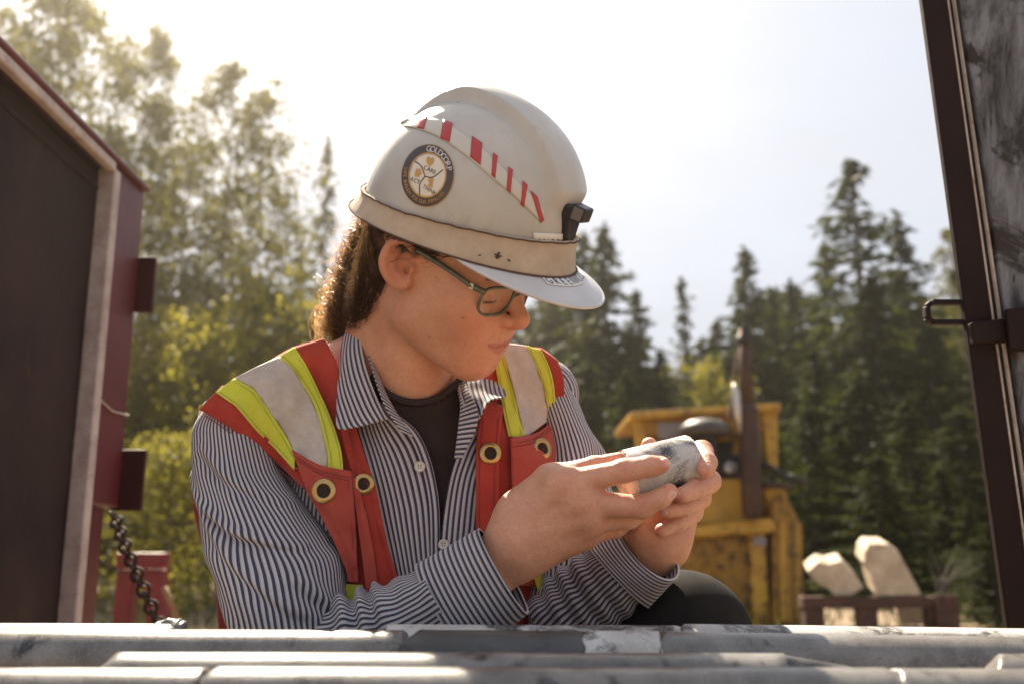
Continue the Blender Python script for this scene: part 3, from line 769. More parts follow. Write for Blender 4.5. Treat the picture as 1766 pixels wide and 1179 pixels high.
mb = MB(); mb.tube([Vector((BX + .004, yA + .03, W(163, 700, 2.0).z)), Vector((BX + .004, yA + .09, W(190, 718, 2.06).z)), Vector((BX + .004, yB, W(222, 726, 2.16).z))], .0022, 6); mb.build('tie_wire', m_edge, bin_, True)
# chain hanging from the bin down to the ground
chn = thing('chain', W(200, 890, 2.0), 'rusty link chain hanging from the dark red bin', 'chain')
m_rust = worn('rust', (.035, .018, .012), (.07, .035, .022), (.03, .02, .016), 30, .8, .3, .3)
cpts = crom(np.array([W(195, 885, 2.05), W(215, 940, 1.98), W(245, 1010, 1.92), W(275, 1080, 1.88), W(292, 1120, 1.86), W(320, 1300, 1.85)]), 30)
lm = None
for i in range(len(cpts) - 1):
    a, c = Vector(cpts[i]), Vector(cpts[i + 1]); t = (c - a).normalized(); s = t.cross(Vector((0, 1, 0))).normalized(); u = s.cross(t)
    w_ = s if i % 2 else u; h = (c - a).length * .72
    mb = MB(); mid = (a + c) / 2
    mb.tube([mid + t * h * math.cos(q) + w_ * .0095 * math.sin(q) * (1 + .3 * abs(math.sin(q))) for q in np.linspace(0, 2 * math.pi, 14, endpoint=False)], .0036, 6, closed=True)
    mb.build('chain_link', m_rust, chn, True)
# red steel stand further back
rs = thing('steel_stand', at(255, 1075, 3.6), 'small bright red steel stand behind the chain', 'stand'); rs.location.z = 0
m_bred = worn('bright_red_paint', (.11, .008, .011), (.17, .012, .014), (.10, .03, .02), 7, .5, 0, .1, .62)
def atbox(name, mat, par, x0, y0, x1, y1, Y, dep, bw=.006):
    a, c = at(x0, y0, Y), at(x1, y1, Y); mb = MB(); mb.box(a.x, c.x, Y, Y + dep, c.z, a.z); o = mb.build(name, mat, par); bevel(o, bw); return o
atbox('top_beam', m_bred, rs, 200, 952, 284, 980, 3.6, .06)
a, c = at(262, 981, 3.62), at(276, 1400, 3.62)
mb = MB(); mb.hexa([(c.x - .03, 3.62, 0), (c.x + .03, 3.62, 0), (c.x + .03, 3.70, 0), (c.x - .03, 3.70, 0), (a.x - .04, 3.62, a.z), (a.x + .03, 3.62, a.z), (a.x + .03, 3.70, a.z), (a.x - .04, 3.70, a.z)]); bevel(mb.build('leg', m_bred, rs), .005)
a = at(215, 981, 3.62); mb = MB(); mb.box(a.x - .03, a.x + .03, 3.62, 3.70, 0, a.z - .001); bevel(mb.build('leg', m_bred, rs), .005)
mb = MB(); mb.tube([at(283, 1012, 3.0), at(296, 1040, 3.0), at(310, 1080, 3.0), at(330, 1200, 3.0)], .009, 8); hs = mb.build('hose', worn('ochre_rubber', (.20, .11, .04), (.26, .15, .06), None, 20, .7), None, True); tag(hs, 'thin ochre hose leaning beside the red stand', 'hose')

# ================================================================== POST ON THE RIGHT
post = thing('door_post', W(1700, 1075, 1.25), 'dark red steel post with weathered grey board at the right', 'post'); post.location.z = 0
m_pred = worn('maroon_paint', (.009, .0035, .004), (.016, .006, .0065), (.012, .007, .006), 9, .6, 0, .15, .62, .2)
m_board, nt, b = newmat('weathered_board')
v = vscale(nt, (26, 26, 2.2)); v2 = vscale(nt, (5, 5, 5)); v3 = vscale(nt, (90, 90, 4))
base = ramp(nt, noise(nt, 1.6, 8, .68, v, .4), [(.38, (.022, .022, .025)), (.50, (.085, .09, .105)), (.62, (.17, .185, .22))])
base = mixc(nt, ramp(nt, noise(nt, 2.6, 8, .7, v2, .6), [(.52, (0, 0, 0)), (.60, (1, 1, 1))]), base, (.018, .014, .013))
crk = ramp(nt, noise(nt, 1.2, 3, .5, v3), [(.30, (1, 1, 1)), (.36, (0, 0, 0))])
base = mixc(nt, crk, base, (.02, .016, .014))
nt.links.new(base, b.inputs['Base Color']); b.inputs['Roughness'].default_value = .75
bump(nt, b, noise(nt, 1.6, 8, .7, v), .5, .004)
PD = 1.25
def lean(x0, x1, xb0, xb1, d, dep, ytop=-120, ybot=1500):
    """upright strip leaning like the post: photo x at y=0 and at y=1075"""
    k = lambda xa, xb, y: xa + (xb - xa) * y / 1075
    f = [(k(x0, xb0, ybot), ybot), (k(x1, xb1, ybot), ybot), (k(x0, xb0, ytop), ytop), (k(x1, xb1, ytop), ytop)]
    w = [W(*q, d) for q in f]; e = Vector((0, dep, 0))
    return [w[0], w[1], w[1] + e, w[0] + e, w[2], w[3], w[3] + e, w[2] + e]
def strip(name, mat, *a, bw=.002, **k):
    mb = MB(); mb.hexa(lean(*a, **k)); o = mb.build(name, mat, post); bevel(o, bw); return o
strip('post', m_pred, 1591, 1637, 1737, 1790, 1.25, .012, bw=.002)
strip('gap_shade', worn('gap_black', (.008, .008, .008), (.016, .014, .013), None, 20, .7), 1637.5, 1656, 1790.5, 1812, 1.262, .03)  # black strip standing in for the shade in the gap
strip('trim_wire', m_edge, 1645, 1649, 1800, 1805, 1.256, .006, bw=.0008)
strip('trim_wire', m_edge, 1634, 1637.2, 1786, 1789.8, 1.2485, .004, bw=.0006)
strip('board', m_board, 1656.5, 1960, 1812.5, 2120, 1.250, .04, bw=.003)
# loop handle and strap
mb = MB(); q = [W(x, y, 1.26) for x, y in ((1672, 522), (1606, 522), (1598, 529), (1598, 549), (1606, 556), (1672, 556))]
for a, c in zip(q, q[1:]): mb.bar(a, c, .012, .0065, (0, 0, 1)) if abs(a.z - c.z) < .004 else mb.bar(a, c, .0065, .012, (0, 1, 0))
bevel(mb.build('loop_handle', m_pred, post), .0015)
def slab4(name, pts, d, dep, mat, bw=.002):
    w = [W(*p, d) for p in pts]; e = Vector((0, dep, 0)); mb = MB(); mb.hexa([w[3], w[2], w[2] + e, w[3] + e, w[0], w[1], w[1] + e, w[0] + e]); o = mb.build(name, mat, post); bevel(o, bw); return o
slab4('latch_strap', [(1674, 556), (1800, 540), (1804, 585), (1680, 592)], 1.236, .012, m_pred)
slab4('latch_block', [(1736, 532), (1850, 522), (1856, 606), (1742, 604)], 1.226, .009, m_pred)
# ================================================================== PERSON
HS = 0.92                                   # head size
HD0 = 1.05
def head_axes(psi, p, ro):
    f = np.array([math.sin(psi) * math.cos(p), -math.sin(p), -math.cos(psi) * math.cos(p)])
    u0 = np.array([math.sin(psi) * math.sin(p), math.cos(p), -math.cos(psi) * math.sin(p)])
    r0 = -np.cross(f, u0)
    return f, r0 * math.cos(ro) + u0 * math.sin(ro), u0 * math.cos(ro) - r0 * math.sin(ro)
hf, hr, hu = head_axes(math.radians(65), math.radians(26), math.radians(-9))
_T = C(703, 466, HD0 + .07 * HS * hr[2])
HO = _T - .07 * HS * hr
HM = np.stack([hf, hr, hu], 1)
def to_loc(P): return (P - HO) @ HM / HS
def from_loc(L): return np.asarray(L, float).reshape(-1, 3) * HS @ HM.T + HO
def lw(L): return c2w(from_loc(L))          # head-local -> world
def Hp(px, py, rr):
    """head-local point seen at a photo pixel, rr metres to the person's right of the midplane"""
    v = C(px, py, 1.0); t = (rr * HS + HO @ hr) / (v @ hr)
    return to_loc((v * t)[None])[0]

person = thing('person', W(700, 1100, 1.2) * 1.0, 'person in striped shirt and red vest looking down at a rock core in both hands', 'person')
person.location.z = 0.0

# ------------------------------------------------------------------ head field (head-local metres, |y| mirrored)
def build_head_field():
    h = Field()
    h.u(ell((-.012, 0, .045), (.098, .076, .088)))
    h.u(ell((.030, 0, -.010), (.066, .064, .080)), .03)
    h.u(rcone((.004, .044, -.056), (.074, .013, -.084), .019, .018), .032)
    h.u(rcone((.035, .022, -.030), (.066, .018, -.064), .040, .024), .03)
    h.u(sph((.066, .040, -.014), .024), .03)
    h.u(sph((.074, .026, -.040), .020), .025)
    h.u(ell((.079, 0, -.053), (.0225, .0275, .026)), .018)
    h.u(rcone((.083, .010, .030), (.074, .042, .026), .012, .011), .02)
    h.s(ell((.104, .033, .006), (.017, .019, .015)), .018)
    h.u(sph((.0765, .032, .006), .0148), .006)
    h.u(rcone((.089, .032, .0005), (.083, .045, .001), .0022, .0016), .004)
    h.u(rcone((.090, 0, .014), (.1150, 0, -.012), .0080, .0088), .012)
    h.u(sph((.1152, 0, -.0155), .0096), .007)
    h.u(rcone((.1125, .0025, -.0205), (.102, .003, -.030), .0055, .0060), .006)
    h.u(ell((.1015, .0118, -.0205), (.0100, .0062, .0078)), .0045)
    h.s(rcone((.1085, .0065, -.033), (.104, .0065, -.022), .0030, .0022), .003)
    h.s(rcone((.1098, 0, -.036), (.1092, 0, -.0445), .0020, .0022), .005)
    # lips: fuller in the middle, running back to the corner
    up_ = [(.0995, .0, -.0472), (.0990, .006, -.0464), (.0945, .014, -.0468), (.0890, .0205, -.0474), (.0840, .0260, -.0476)]
    lo_ = [(.0960, .0, -.0592), (.0950, .007, -.0588), (.0912, .0140, -.0566), (.0862, .0205, -.0532), (.0835, .0250, -.0496)]
    ru, rl = (.0052, .0054, .0048, .0038, .0026), (.0062, .0062, .0052, .0040, .0028)
    for i in range(4): h.u(rcone(up_[i], up_[i + 1], ru[i], ru[i + 1]), .0045)
    for i in range(4): h.u(rcone(lo_[i], lo_[i + 1], rl[i], rl[i + 1]), .0045)
    ln_ = [(.1045, .0, -.0530), (.1032, .0065, -.0527), (.0985, .0140, -.0517), (.0922, .0210, -.0503), (.0868, .0285, -.0484)]
    for i in range(4): h.s(rcone(ln_[i], ln_[i + 1], .0009, .0009), .0022)
    h.u(sph((.0795, .002, -.0830), .0205), .016)
    return h
HEADF = build_head_field()
def ear_field():
    e = Field()
    E3 = lambda px, py, o: Hp(px, py, .070 + o)
    pts = [(716, 440, .006), (708, 424, .010), (692, 414, .013), (676, 420, .017), (664, 438, .020), (661, 456, .020), (668, 474, .017), (680, 487, .011), (695, 491, .006), (706, 484, .004)]
    P3 = crom(np.array([E3(*p) for p in pts]), 34)
    rr = [.0034, .0036, .0040, .0042, .0042, .0044, .0046, .0052, .0055, .0045]
    rr = list(np.interp(np.linspace(0, 9, 34), np.arange(10), rr))
    for a, b, r1, r2 in zip(P3, P3[1:], rr, rr[1:]): e.u(rcone(a, b, r1, r2), .003)
    e.u(rcone(E3(685, 450, .004), E3(690, 474, .003), .011, .009), .006)          # back plate
    e.u(rcone(E3(674, 440, .012), E3(676, 466, .011), .0050, .0050), .005)        # antihelix
    e.u(rcone(E3(676, 466, .011), E3(690, 482, .006), .0050, .0055), .005)
    e.u(rcone(E3(690, 432, .009), E3(676, 440, .012), .0038, .0045), .005)
    e.u(sph(E3(709, 463, .005), .0062), .006)                                     # tragus
    e.s(ell(E3(696, 452, .011), (.0085, .007, .0120)), .004)
    e.s(rcone(E3(700, 462, .010), E3(703, 466, .002), .0042, .0032), .003)
    e.s(rcone(E3(694, 424, .014), E3(676, 428, .019), .0014, .0016), .002)
    return e
EARF = ear_field()
def head_world(P):
    L = to_loc(P)
    A = L.copy(); A[:, 1] = np.abs(A[:, 1])
    d = HEADF(A)
    L2 = L.copy(); L2[:, 1] = np.abs(L2[:, 1])
    d = smin(d, EARF(L2), .004)
    return d * HS
px1 = lambda r, d: r * d / F
def rc(p, q):
    """round cone between (px,py,depth,radius px) points"""
    return rcone(C(*p[:3]), C(*q[:3]), px1(p[3], p[2]), px1(q[3], q[2]))
NECK = Field()
NECK.u(rc((702, 500, 1.085, 74), (697, 690, 1.13, 86)))
NECK.u(rc((655, 500, 1.11, 40), (640, 640, 1.16, 60)), .03)
NECK.u(rc((690, 520, 1.045, 22), (742, 740, 1.105, 18)), .03)
def upper_body(P):
    return smin(head_world(P), NECK(P), .014)
TORSO = Field()
TORSO.u(ell(C(715, 900, 1.165), (.150, .20, .112)))
TORSO.u(rc((690, 640, 1.15, 84), (690, 760, 1.15, 96)), .04)
TORSO.u(rc((640, 628, 1.16, 74), (415, 732, 1.115, 64)), .03)
TORSO.u(rc((800, 640, 1.18, 66), (935, 680, 1.185, 56)), .03)
TORSO.u(rc((600, 850, 1.12, 90), (620, 980, 1.12, 95)), .05)
TORSO.u(rc((840, 850, 1.13, 85), (820, 980, 1.13, 90)), .05)
TORSO.u(rc((715, 1000, 1.2, 200), (710, 1280, 1.28, 215)), .08)
ARMS = Field()
ARMS.u(rc((412, 745, 1.11, 62), (500, 1140, 1.0, 62)))
ARMS.u(rc((500, 1140, 1.0, 60), (860, 965, .912, 46)), .02)
ARMS.u(rc((945, 690, 1.18, 50), (975, 1060, 1.07, 58)))
ARMS.u(rc((975, 1060, 1.07, 56), (1125, 942, .968, 40)), .02)

# ------------------------------------------------------------------ hands
CORE_A, CORE_B = C(1088, 822, .915), C(1192, 792, .945)      # axis ends of the held rock core
CORE_R = .0245
def hand_right():
    h = Field(); k = .010
    h.u(rc((852, 985, .915, 44), (905, 925, .915, 44)))
    h.u(rc((880, 940, .925, 44), (905, 900, .925, 44)), .02)
    h.u(rc((905, 912, .918, 42), (966, 838, .905, 27)), .02)
    h.u(rc((905, 930, .913, 42), (1000, 868, .905, 28)), .02)
    h.u(rc((905, 940, .915, 38), (1012, 898, .912, 24)), .02)
    h.u(rc((900, 950, .922, 34), (1006, 922, .925, 22)), .02)
    h.u(rc((960, 870, .918, 30), (985, 905, .922, 28)), .02)
    # index
    h.u(rc((966, 838, .903, 25), (1076, 811, .892, 19.5)), .012)
    h.u(rc((1076, 811, .892, 20.5), (1120, 803, .889, 18)), .004)
    h.u(rc((1120, 803, .889, 18.2), (1140, 801, .888, 15.5)), .003)
    # middle
    h.u(rc((1000, 868, .903, 25), (1106, 873, .895, 19.5)), .008)
    h.u(rc((1106, 873, .895, 20.5), (1140, 858, .890, 17)), .004)
    h.u(rc((1140, 858, .890, 17.2), (1154, 847, .889, 15)), .003)
    # ring and little finger, curled under
    h.u(rc((1012, 898, .912, 22), (1084, 893, .918, 18)), .006)
    h.u(rc((1084, 893, .918, 18), (1118, 876, .920, 15)), .004)
    h.u(rc((1006, 922, .925, 19), (1062, 910, .938, 16)), .008)
    h.u(rc((1062, 910, .938, 16), (1092, 893, .938, 13)), .004)
    # thumb, over the far side of the core
    h.u(rc((900, 880, .930, 34), (946, 822, .925, 20)), .02)
    h.u(rc((946, 822, .925, 19), (1025, 802, .918, 15.5)), .008)
    h.u(rc((1025, 802, .918, 15.5), (1068, 791, .914, 12)), .004)
    # tendons and knuckles
    h.u(sph(C(968, 836, .8965), .0095), .016)
    h.u(sph(C(1001, 866, .8945), .0095), .016)
    h.u(sph(C(1012, 897, .902), .0085), .016)
    for q in ((968, 838), (1001, 868), (1012, 897)): h.u(rc((900, 915 + (q[1] - 868) * .35, .898, 8), (q[0], q[1], .8915, 5)), .010)
    h.u(rc((1148, 794, .880, 6), (1150, 799, .880, 6)), .003)
    return h
def hand_left():
    h = Field()
    h.u(rc((1108, 962, .985, 40), (1128, 925, .978, 40)))
    h.u(rc((1122, 965, .972, 34), (1136, 925, .965, 36)), .02)
    h.u(rc((1130, 925, .975, 40), (1160, 800, .998, 22)), .02)
    h.u(rc((1135, 925, .975, 40), (1178, 832, .998, 22)), .02)
    h.u(rc((1140, 925, .972, 38), (1180, 862, .992, 20)), .02)
    h.u(rc((1140, 930, .968, 36), (1168, 890, .984, 20)), .02)
    h.u(rc((1110, 905, .955, 26), (1128, 880, .958, 24)), .02)
    # index, over the end of the core
    h.u(rc((1164, 796, .998, 20), (1210, 778, .955, 18.5)), .008)
    h.u(rc((1210, 778, .955, 19), (1219, 797, .925, 17.5)), .004)
    h.u(rc((1219, 797, .925, 17.5), (1218, 812, .908, 14.5)), .003)
    # middle
    h.u(rc((1178, 832, .998, 20), (1224, 829, .950, 18.5)), .006)
    h.u(rc((1224, 829, .950, 18.5), (1200, 842, .918, 17)), .004)
    h.u(rc((1200, 842, .918, 17), (1176, 853, .902, 14)), .003)
    # ring
    h.u(rc((1180, 862, .992, 19), (1208, 858, .950, 17)), .006)
    h.u(rc((1208, 858, .950, 17), (1180, 874, .922, 15.5)), .004)
    h.u(rc((1180, 874, .922, 15.5), (1150, 880, .910, 13)), .003)
    # little
    h.u(rc((1168, 890, .984, 17), (1196, 884, .950, 15)), .006)
    h.u(rc((1196, 884, .950, 15), (1168, 902, .930, 14.5)), .004)
    h.u(rc((1168, 902, .930, 14.5), (1142, 914, .922, 13)), .003)
    # thumb, up behind the core
    h.u(rc((1118, 880, .962, 26), (1108, 825, .985, 20)), .015)
    h.u(rc((1108, 825, .985, 19), (1116, 786, .975, 17)), .006)
    h.u(rc((1116, 786, .975, 17), (1120, 767, .965, 14)), .004)
    return h
HR, HL = hand_right(), hand_left()
def wfield(fld):
    return lambda P: fld(P)
NAILS = [(C(1151, 799, .876), .0052), (C(1164, 856, .878), .0058), (C(1224, 809, .893), .0062), (C(1163, 851, .897), .0048), (C(1143, 882, .904), .0042)]
MOLES = [((798, 548), .0011), ((740, 582), .0009), ((752, 478), .0008), ((783, 630), .0007), ((813, 560), .0006), ((776, 605), .0007), ((767, 596), .0006)]

# skin material: colour from painted-in masks of the skin, plus shade painted between the lips
m_skin, nt, b = newmat('skin')
def attr(nt, n):
    a = N(nt, 'ShaderNodeAttribute'); a.attribute_name = n; return a.outputs['Fac']
base = ramp(nt, noise(nt, 26, 5, 0.6), [(0.28, (.555, .262, .162)), (0.72, (.69, .375, .245))])
base = mixc(nt, ramp(nt, noise(nt, 340, 3, 0.6), [(.42, (0, 0, 0)), (.75, (.35, .35, .35))]), base, (.44, .17, .10))
base = mixc(nt, attr(nt, 'flush'), base, (.56, .20, .135))
base = mixc(nt, attr(nt, 'lip'), base, (.47, .155, .125))
base = mixc(nt, attr(nt, 'nail'), base, (.74, .46, .39))
base = mixc(nt, attr(nt, 'mole_crease'), base, (.10, .045, .03))
base = mixc(nt, attr(nt, 'hairline'), base, (.07, .035, .02))
nt.links.new(base, b.inputs['Base Color'])
b.inputs['Roughness'].default_value = 0.48
b.inputs['Specular IOR Level'].default_value = 0.4
b.inputs['Subsurface Weight'].default_value = 0.28
b.inputs['Subsurface Radius'].default_value = (1.0, 0.35, 0.2)
b.inputs['Subsurface Scale'].default_value = 0.008
bn = noise(nt, 520, 4, 0.6)
bump(nt, b, bn, 0.45, 0.0014)

JOINTS = [((1078, 810), (.97, -.22), .0105, .9), ((1121, 802), (.97, -.2), .008, .6), ((1108, 872), (.93, .3), .0105, .9), ((1139, 858), (.85, .5), .008, .6), ((968, 836), (.8, .5), .011, .35), ((1003, 866), (.95, .1), .011, .35),
          ((1211, 779), (.75, -.6), .009, .7), ((1219, 797), (.2, -1), .008, .7), ((1226, 829), (1, 0), .010, .7), ((1200, 842), (.85, .4), .008, .6), ((1206, 860), (.95, .2), .009, .6), ((1180, 873), (.95, .2), .008, .6), ((1190, 887), (.9, .4), .009, .6)]
def creases(V, fld):
    e = .0006; d0 = fld(V)
    g = np.stack([fld(V + np.eye(3)[i] * e) - d0 for i in range(3)], 1); g /= np.linalg.norm(g, axis=1, keepdims=True) + 1e-9
    x, y = 883 + F * V[:, 0] / V[:, 2], 589.5 - F * V[:, 1] / V[:, 2]
    m = np.zeros(len(V)); front = g[:, 2] < .35
    for (jx, jy), (tx, ty), rad, amp in JOINTS:
        l = math.hypot(tx, ty); tx_, ty_ = tx / l, ty / l
        s_ = ((x - jx) * tx_ + (y - jy) * ty_) * .9 / F; t_ = (-(x - jx) * ty_ + (y - jy) * tx_) * .9 / F
        s_ = s_ + 60 * t_ * t_ * np.sign(s_ + 1e-9)
        w = np.exp(-(s_ / (rad * .42)) ** 2 - (t_ / rad) ** 4)
        m += np.where(front, amp * w * (.5 + .5 * np.cos(2 * np.pi * s_ / .0030 + 2 * vnoise(t_ * 500, s_ * 200, 7))), 0)
    sk = .00022 * vnoise(V[:, 0] * 160, V[:, 1] * 160 + V[:, 2] * 90, 77)
    return V + g * (sk - .00095 * np.clip(m, 0, 1))[:, None]
def build_body():
    parts = []
    # head + neck
    lo = C(610, 720, 1.10) - np.array([0.03, 0.02, .20]); hi = C(930, 200, 1.10) + np.array([.03, .02, .14])
    V, Q = surface(upper_body, lo, hi, .0016)
    V = relax(V, Q, 2, .4); parts.append((V, Q, 'head'))
    # trunk, hidden by clothing, and the arms
    V, Q = surface(lambda P: smin(TORSO(P), ARMS(P), .03) + .006, C(715, 1000, 1.15) + np.array([-.34, -.25, -.32]), C(715, 1000, 1.15) + np.array([.30, .30, .30]), .007)
    parts.append((V, Q, 'trunk'))
    for fld, c in ((HR, C(1000, 880, .91)), (HL, C(1160, 860, .95))):
        V, Q = surface(fld, c - np.array([.10, .075, .06]), c + np.array([.10, .075, .065]), .0008)
        V = relax(V, Q, 3, .4); V = creases(V, fld); parts.append((V, Q, 'hand'))
    # legs under the trousers
    V, Q = surface(lambda P: LEGS(P) + .008, LEG_LO, LEG_HI, .012)
    parts.append((V, Q, 'leg'))
    Vs, Qs, n = [], [], 0
    A = {k: [] for k in ('flush', 'lip', 'nail', 'mole_crease', 'hairline')}
    for V, Q, kind in parts:
        L = to_loc(V); x, y, z = L[:, 0], np.abs(L[:, 1]), L[:, 2]
        z0 = np.zeros(len(V)); a = {k: z0.copy() for k in A}
        if kind == 'head':
            g = lambda c, r: np.exp(-(((L * [1, 1, 1] * 1.0 - c) / r) ** 2).sum(1))
            ya = np.stack([x, y, z], 1); gy = lambda c, r: np.exp(-(((ya - c) / r) ** 2).sum(1))
            a['flush'] = np.clip(.62 * gy((.078, .045, -.025), (.03, .025, .025)) + .6 * gy((.116, .004, -.02), (.014, .016, .014)) + .5 * gy((-.01, .085, .0), (.03, .03, .035)) + .35 * gy((.09, 0, -.085), (.02, .03, .02)), 0, .8)
            up = np.clip(1 - np.abs((z + .0497 - .06 * np.maximum(y - .004, 0)) / (.0056 - .10 * y)), 0, 1)
            lw_ = np.clip(1 - np.abs((z + .0585 - .34 * y) / (.0072 - .14 * y)), 0, 1)
            m = (y < .0265) & (x > .070)
            a['lip'] = np.where(m, np.clip(np.maximum(up, lw_) * 1.6, 0, .85), 0)
            for (mx, my), r in MOLES:
                v = C(mx, my, 1.0); v = v / np.linalg.norm(v)
                t = V @ v; dd = np.linalg.norm(V - t[:, None] * v, axis=1)
                a['mole_crease'] = np.maximum(a['mole_crease'], np.where(t < 1.06, np.clip(1.4 - dd / r * .9, 0, .5), 0))
            a['mole_crease'] = np.maximum(a['mole_crease'], np.where((y < .0285) & (x > .074), .55 * np.exp(-((z + .0531 - .0042 * (y / .026) ** 1.7) / .0009) ** 2), 0))  # shade in the crease between the lips, painted as a dark line
            brow = (np.abs(z - .028 - .004 * np.sin(y * 60)) < .0045) & (y > .012) & (y < .052) & (x > .06)
            lash = (np.abs(z + .0008) < .0013) & (y > .020) & (y < .047) & (x > .078)
            h1, h2 = Hp(712, 418, .074), Hp(776, 438, .072)
            scalp = ((z > h1[2] + (h2[2] - h1[2]) * (x - h1[0]) / (h2[0] - h1[0])) & (x > -.02) & (x < .085)) | ((z > .05) & (x <= -.02)) | ((x < -.035) & (z > -.055 - .2 * (x + .012)) & (y < .069)) | ((x < .012) & (z > .022) & (y < .07))
            a['hairline'] = np.where(brow, .75, 0) + np.where(lash, .9, 0) + np.where(scalp & (V[:, 2] > 0), .9, 0)
            a['hairline'] = np.clip(a['hairline'], 0, .95)
        if kind == 'hand':
            for c, r in NAILS:
                dd = np.linalg.norm(V - c, axis=1); a['nail'] = np.maximum(a['nail'], np.clip((1.25 - dd / r) * 4, 0, .8))
            tips = [C(1146, 801, .885), C(1158, 846, .886), C(1072, 790, .912), C(1219, 815, .90), C(1120, 764, .965), C(1170, 856, .90), C(1145, 882, .91), C(1138, 914, .92)]
            joints = [C(1077, 808, .883), C(1107, 870, .886), C(970, 832, .89), C(1003, 864, .888), C(1210, 778, .95), C(1224, 829, .945)]
            for c in tips: a['flush'] = np.maximum(a['flush'], .55 * np.exp(-(np.linalg.norm(V - c, axis=1) / .009) ** 2))
            for c in joints: a['flush'] = np.maximum(a['flush'], .40 * np.exp(-(np.linalg.norm(V - c, axis=1) / .009) ** 2))
        for k in A: A[k].append(a[k])
        Vs.append(V); Qs.append(Q + n); n += len(V)
    V = np.concatenate(Vs); Q = np.concatenate(Qs)[:, ::-1]
    return mesh_np('body', c2w(V), Q, m_skin, person, attrs={k: np.concatenate(v) for k, v in A.items()})

# ------------------------------------------------------------------ legs (world points, feet on the ground)
def LW(x, y, z): return w2c([[x, y, z]])[0]
KNEE_L = C(1178, 1105, 1.0)
kw = c2w(KNEE_L)[0]
hipc = c2w(C(712, 1270, 1.27))[0]
HIP_L, HIP_R = LW(hipc[0] + .09, hipc[1] + .02, .34), LW(hipc[0] - .10, hipc[1] + .02, .34)
KNEE_R = LW(-.33, 1.00, .44)
ANK_L, ANK_R = LW(kw[0] + .01, kw[1] + .10, .09), LW(-.34, 1.12, .09)
TOE_L, TOE_R = LW(kw[0] + .03, kw[1] - .07, .045), LW(-.37, .95, .045)
LEGS = Field()
LEGS.u(rcone(HIP_R, KNEE_R, .088, .064))
LEGS.u(rcone(HIP_L, KNEE_L, .090, .066), .02)
LEGS.u(rcone(KNEE_L, ANK_L, .066, .055), .02)
LEGS.u(rcone(KNEE_R, ANK_R, .064, .055), .02)
LEGS.u(rcone(LW(hipc[0], hipc[1] + .03, .36), LW(hipc[0], hipc[1], .52), .135, .125), .06)
LEG_LO, LEG_HI = np.minimum.reduce([HIP_L, HIP_R, KNEE_L, KNEE_R, ANK_L, ANK_R]) - .2, np.maximum.reduce([HIP_L, HIP_R, KNEE_L, KNEE_R, ANK_L, ANK_R]) + .2
body = build_body()
# ================================================================== HARD HAT (head-local coordinates)
HAT_H, HAT_Z = .148, .046
def hz0(x): return HAT_Z + .075 * x
def hprof(t): return np.sqrt(np.maximum(1 - np.clip(t, 0, 1) ** 2.5, 0))
HA, HB, REAR = .1345, .1040, .81
def dome_pt(phi, t):
    """phi angle from forward towards the person's right, t 0 base .. 1 apex"""
    # t is an arc-like parameter
    tt = np.sin(t * np.pi / 2) ** 1.0
    k = hprof(tt)
    x, y = HA * np.cos(phi) * k, HB * np.sin(phi) * k
    x = np.where(x < 0, x * REAR, x)
    z = hz0(x) + tt * HAT_H
    # raised centre crest, growing towards the front
    w = .031 + .006 * np.clip(x / .12, -1, 1)
    e = np.clip((w + .0015 - np.abs(y)) / .0032, 0, 1); e = e * e * (3 - 2 * e)
    zr = (z - hz0(x)) / HAT_H
    up = np.clip((zr - .40) / .16, 0, 1); up = up * up * (3 - 2 * up)
    rear = np.clip((x + .105) / .085, 0, 1); rear = rear * rear * (3 - 2 * rear)
    h = (.0145 - .0020 * np.clip((x + .02) / .11, 0, 1)) * e * np.where(x > .0, up, rear)
    nx, nz = x / HA ** 2, (z - hz0(x)) / HAT_H ** 2 * .9
    nl = np.sqrt(nx * nx + nz * nz) + 1e-9
    x = x + h * nx / nl; z = z + h * nz / nl
    # two shallow moulded ribs on each side near the front
    for c in (.91, 1.09):
        g = np.exp(-((np.abs(phi) - c) / .035) ** 2) * np.clip(1 - (zr - .10) / .22, 0, 1) * np.clip(zr / .05, 0, 1)
        rr = 1 - .030 * g
        x = x * rr; y = y * rr
    return np.stack([x, y, z], -1)
def dome_hit(px, py, off=.0009):
    """head-local point on the smooth dome under a photo pixel"""
    v = C(px, py, 1.0); o = to_loc(np.zeros((1, 3)))[0]; e = to_loc(v[None])[0]; d = (e - o)
    ts = np.linspace(.75, 1.25, 1200)[:, None]; P = o + d * ts
    t = (P[:, 2] - hz0(P[:, 0])) / HAT_H
    k = np.where(t > 0, hprof(t), 1.0)
    g = np.sqrt((np.where(P[:, 0] < 0, P[:, 0] / REAR, P[:, 0]) / HA) ** 2 + (P[:, 1] / HB) ** 2) - k
    g = np.where(t > 1, 1, g)
    i = np.argmax(g < 0)
    if g[i] >= 0: i = np.argmin(g)
    p = P[i]
    n = np.array([p[0] / HA ** 2, p[1] / HB ** 2, max(p[2] - hz0(p[0]), 0) / HAT_H ** 2]); n /= np.linalg.norm(n)
    return p + n * off, n

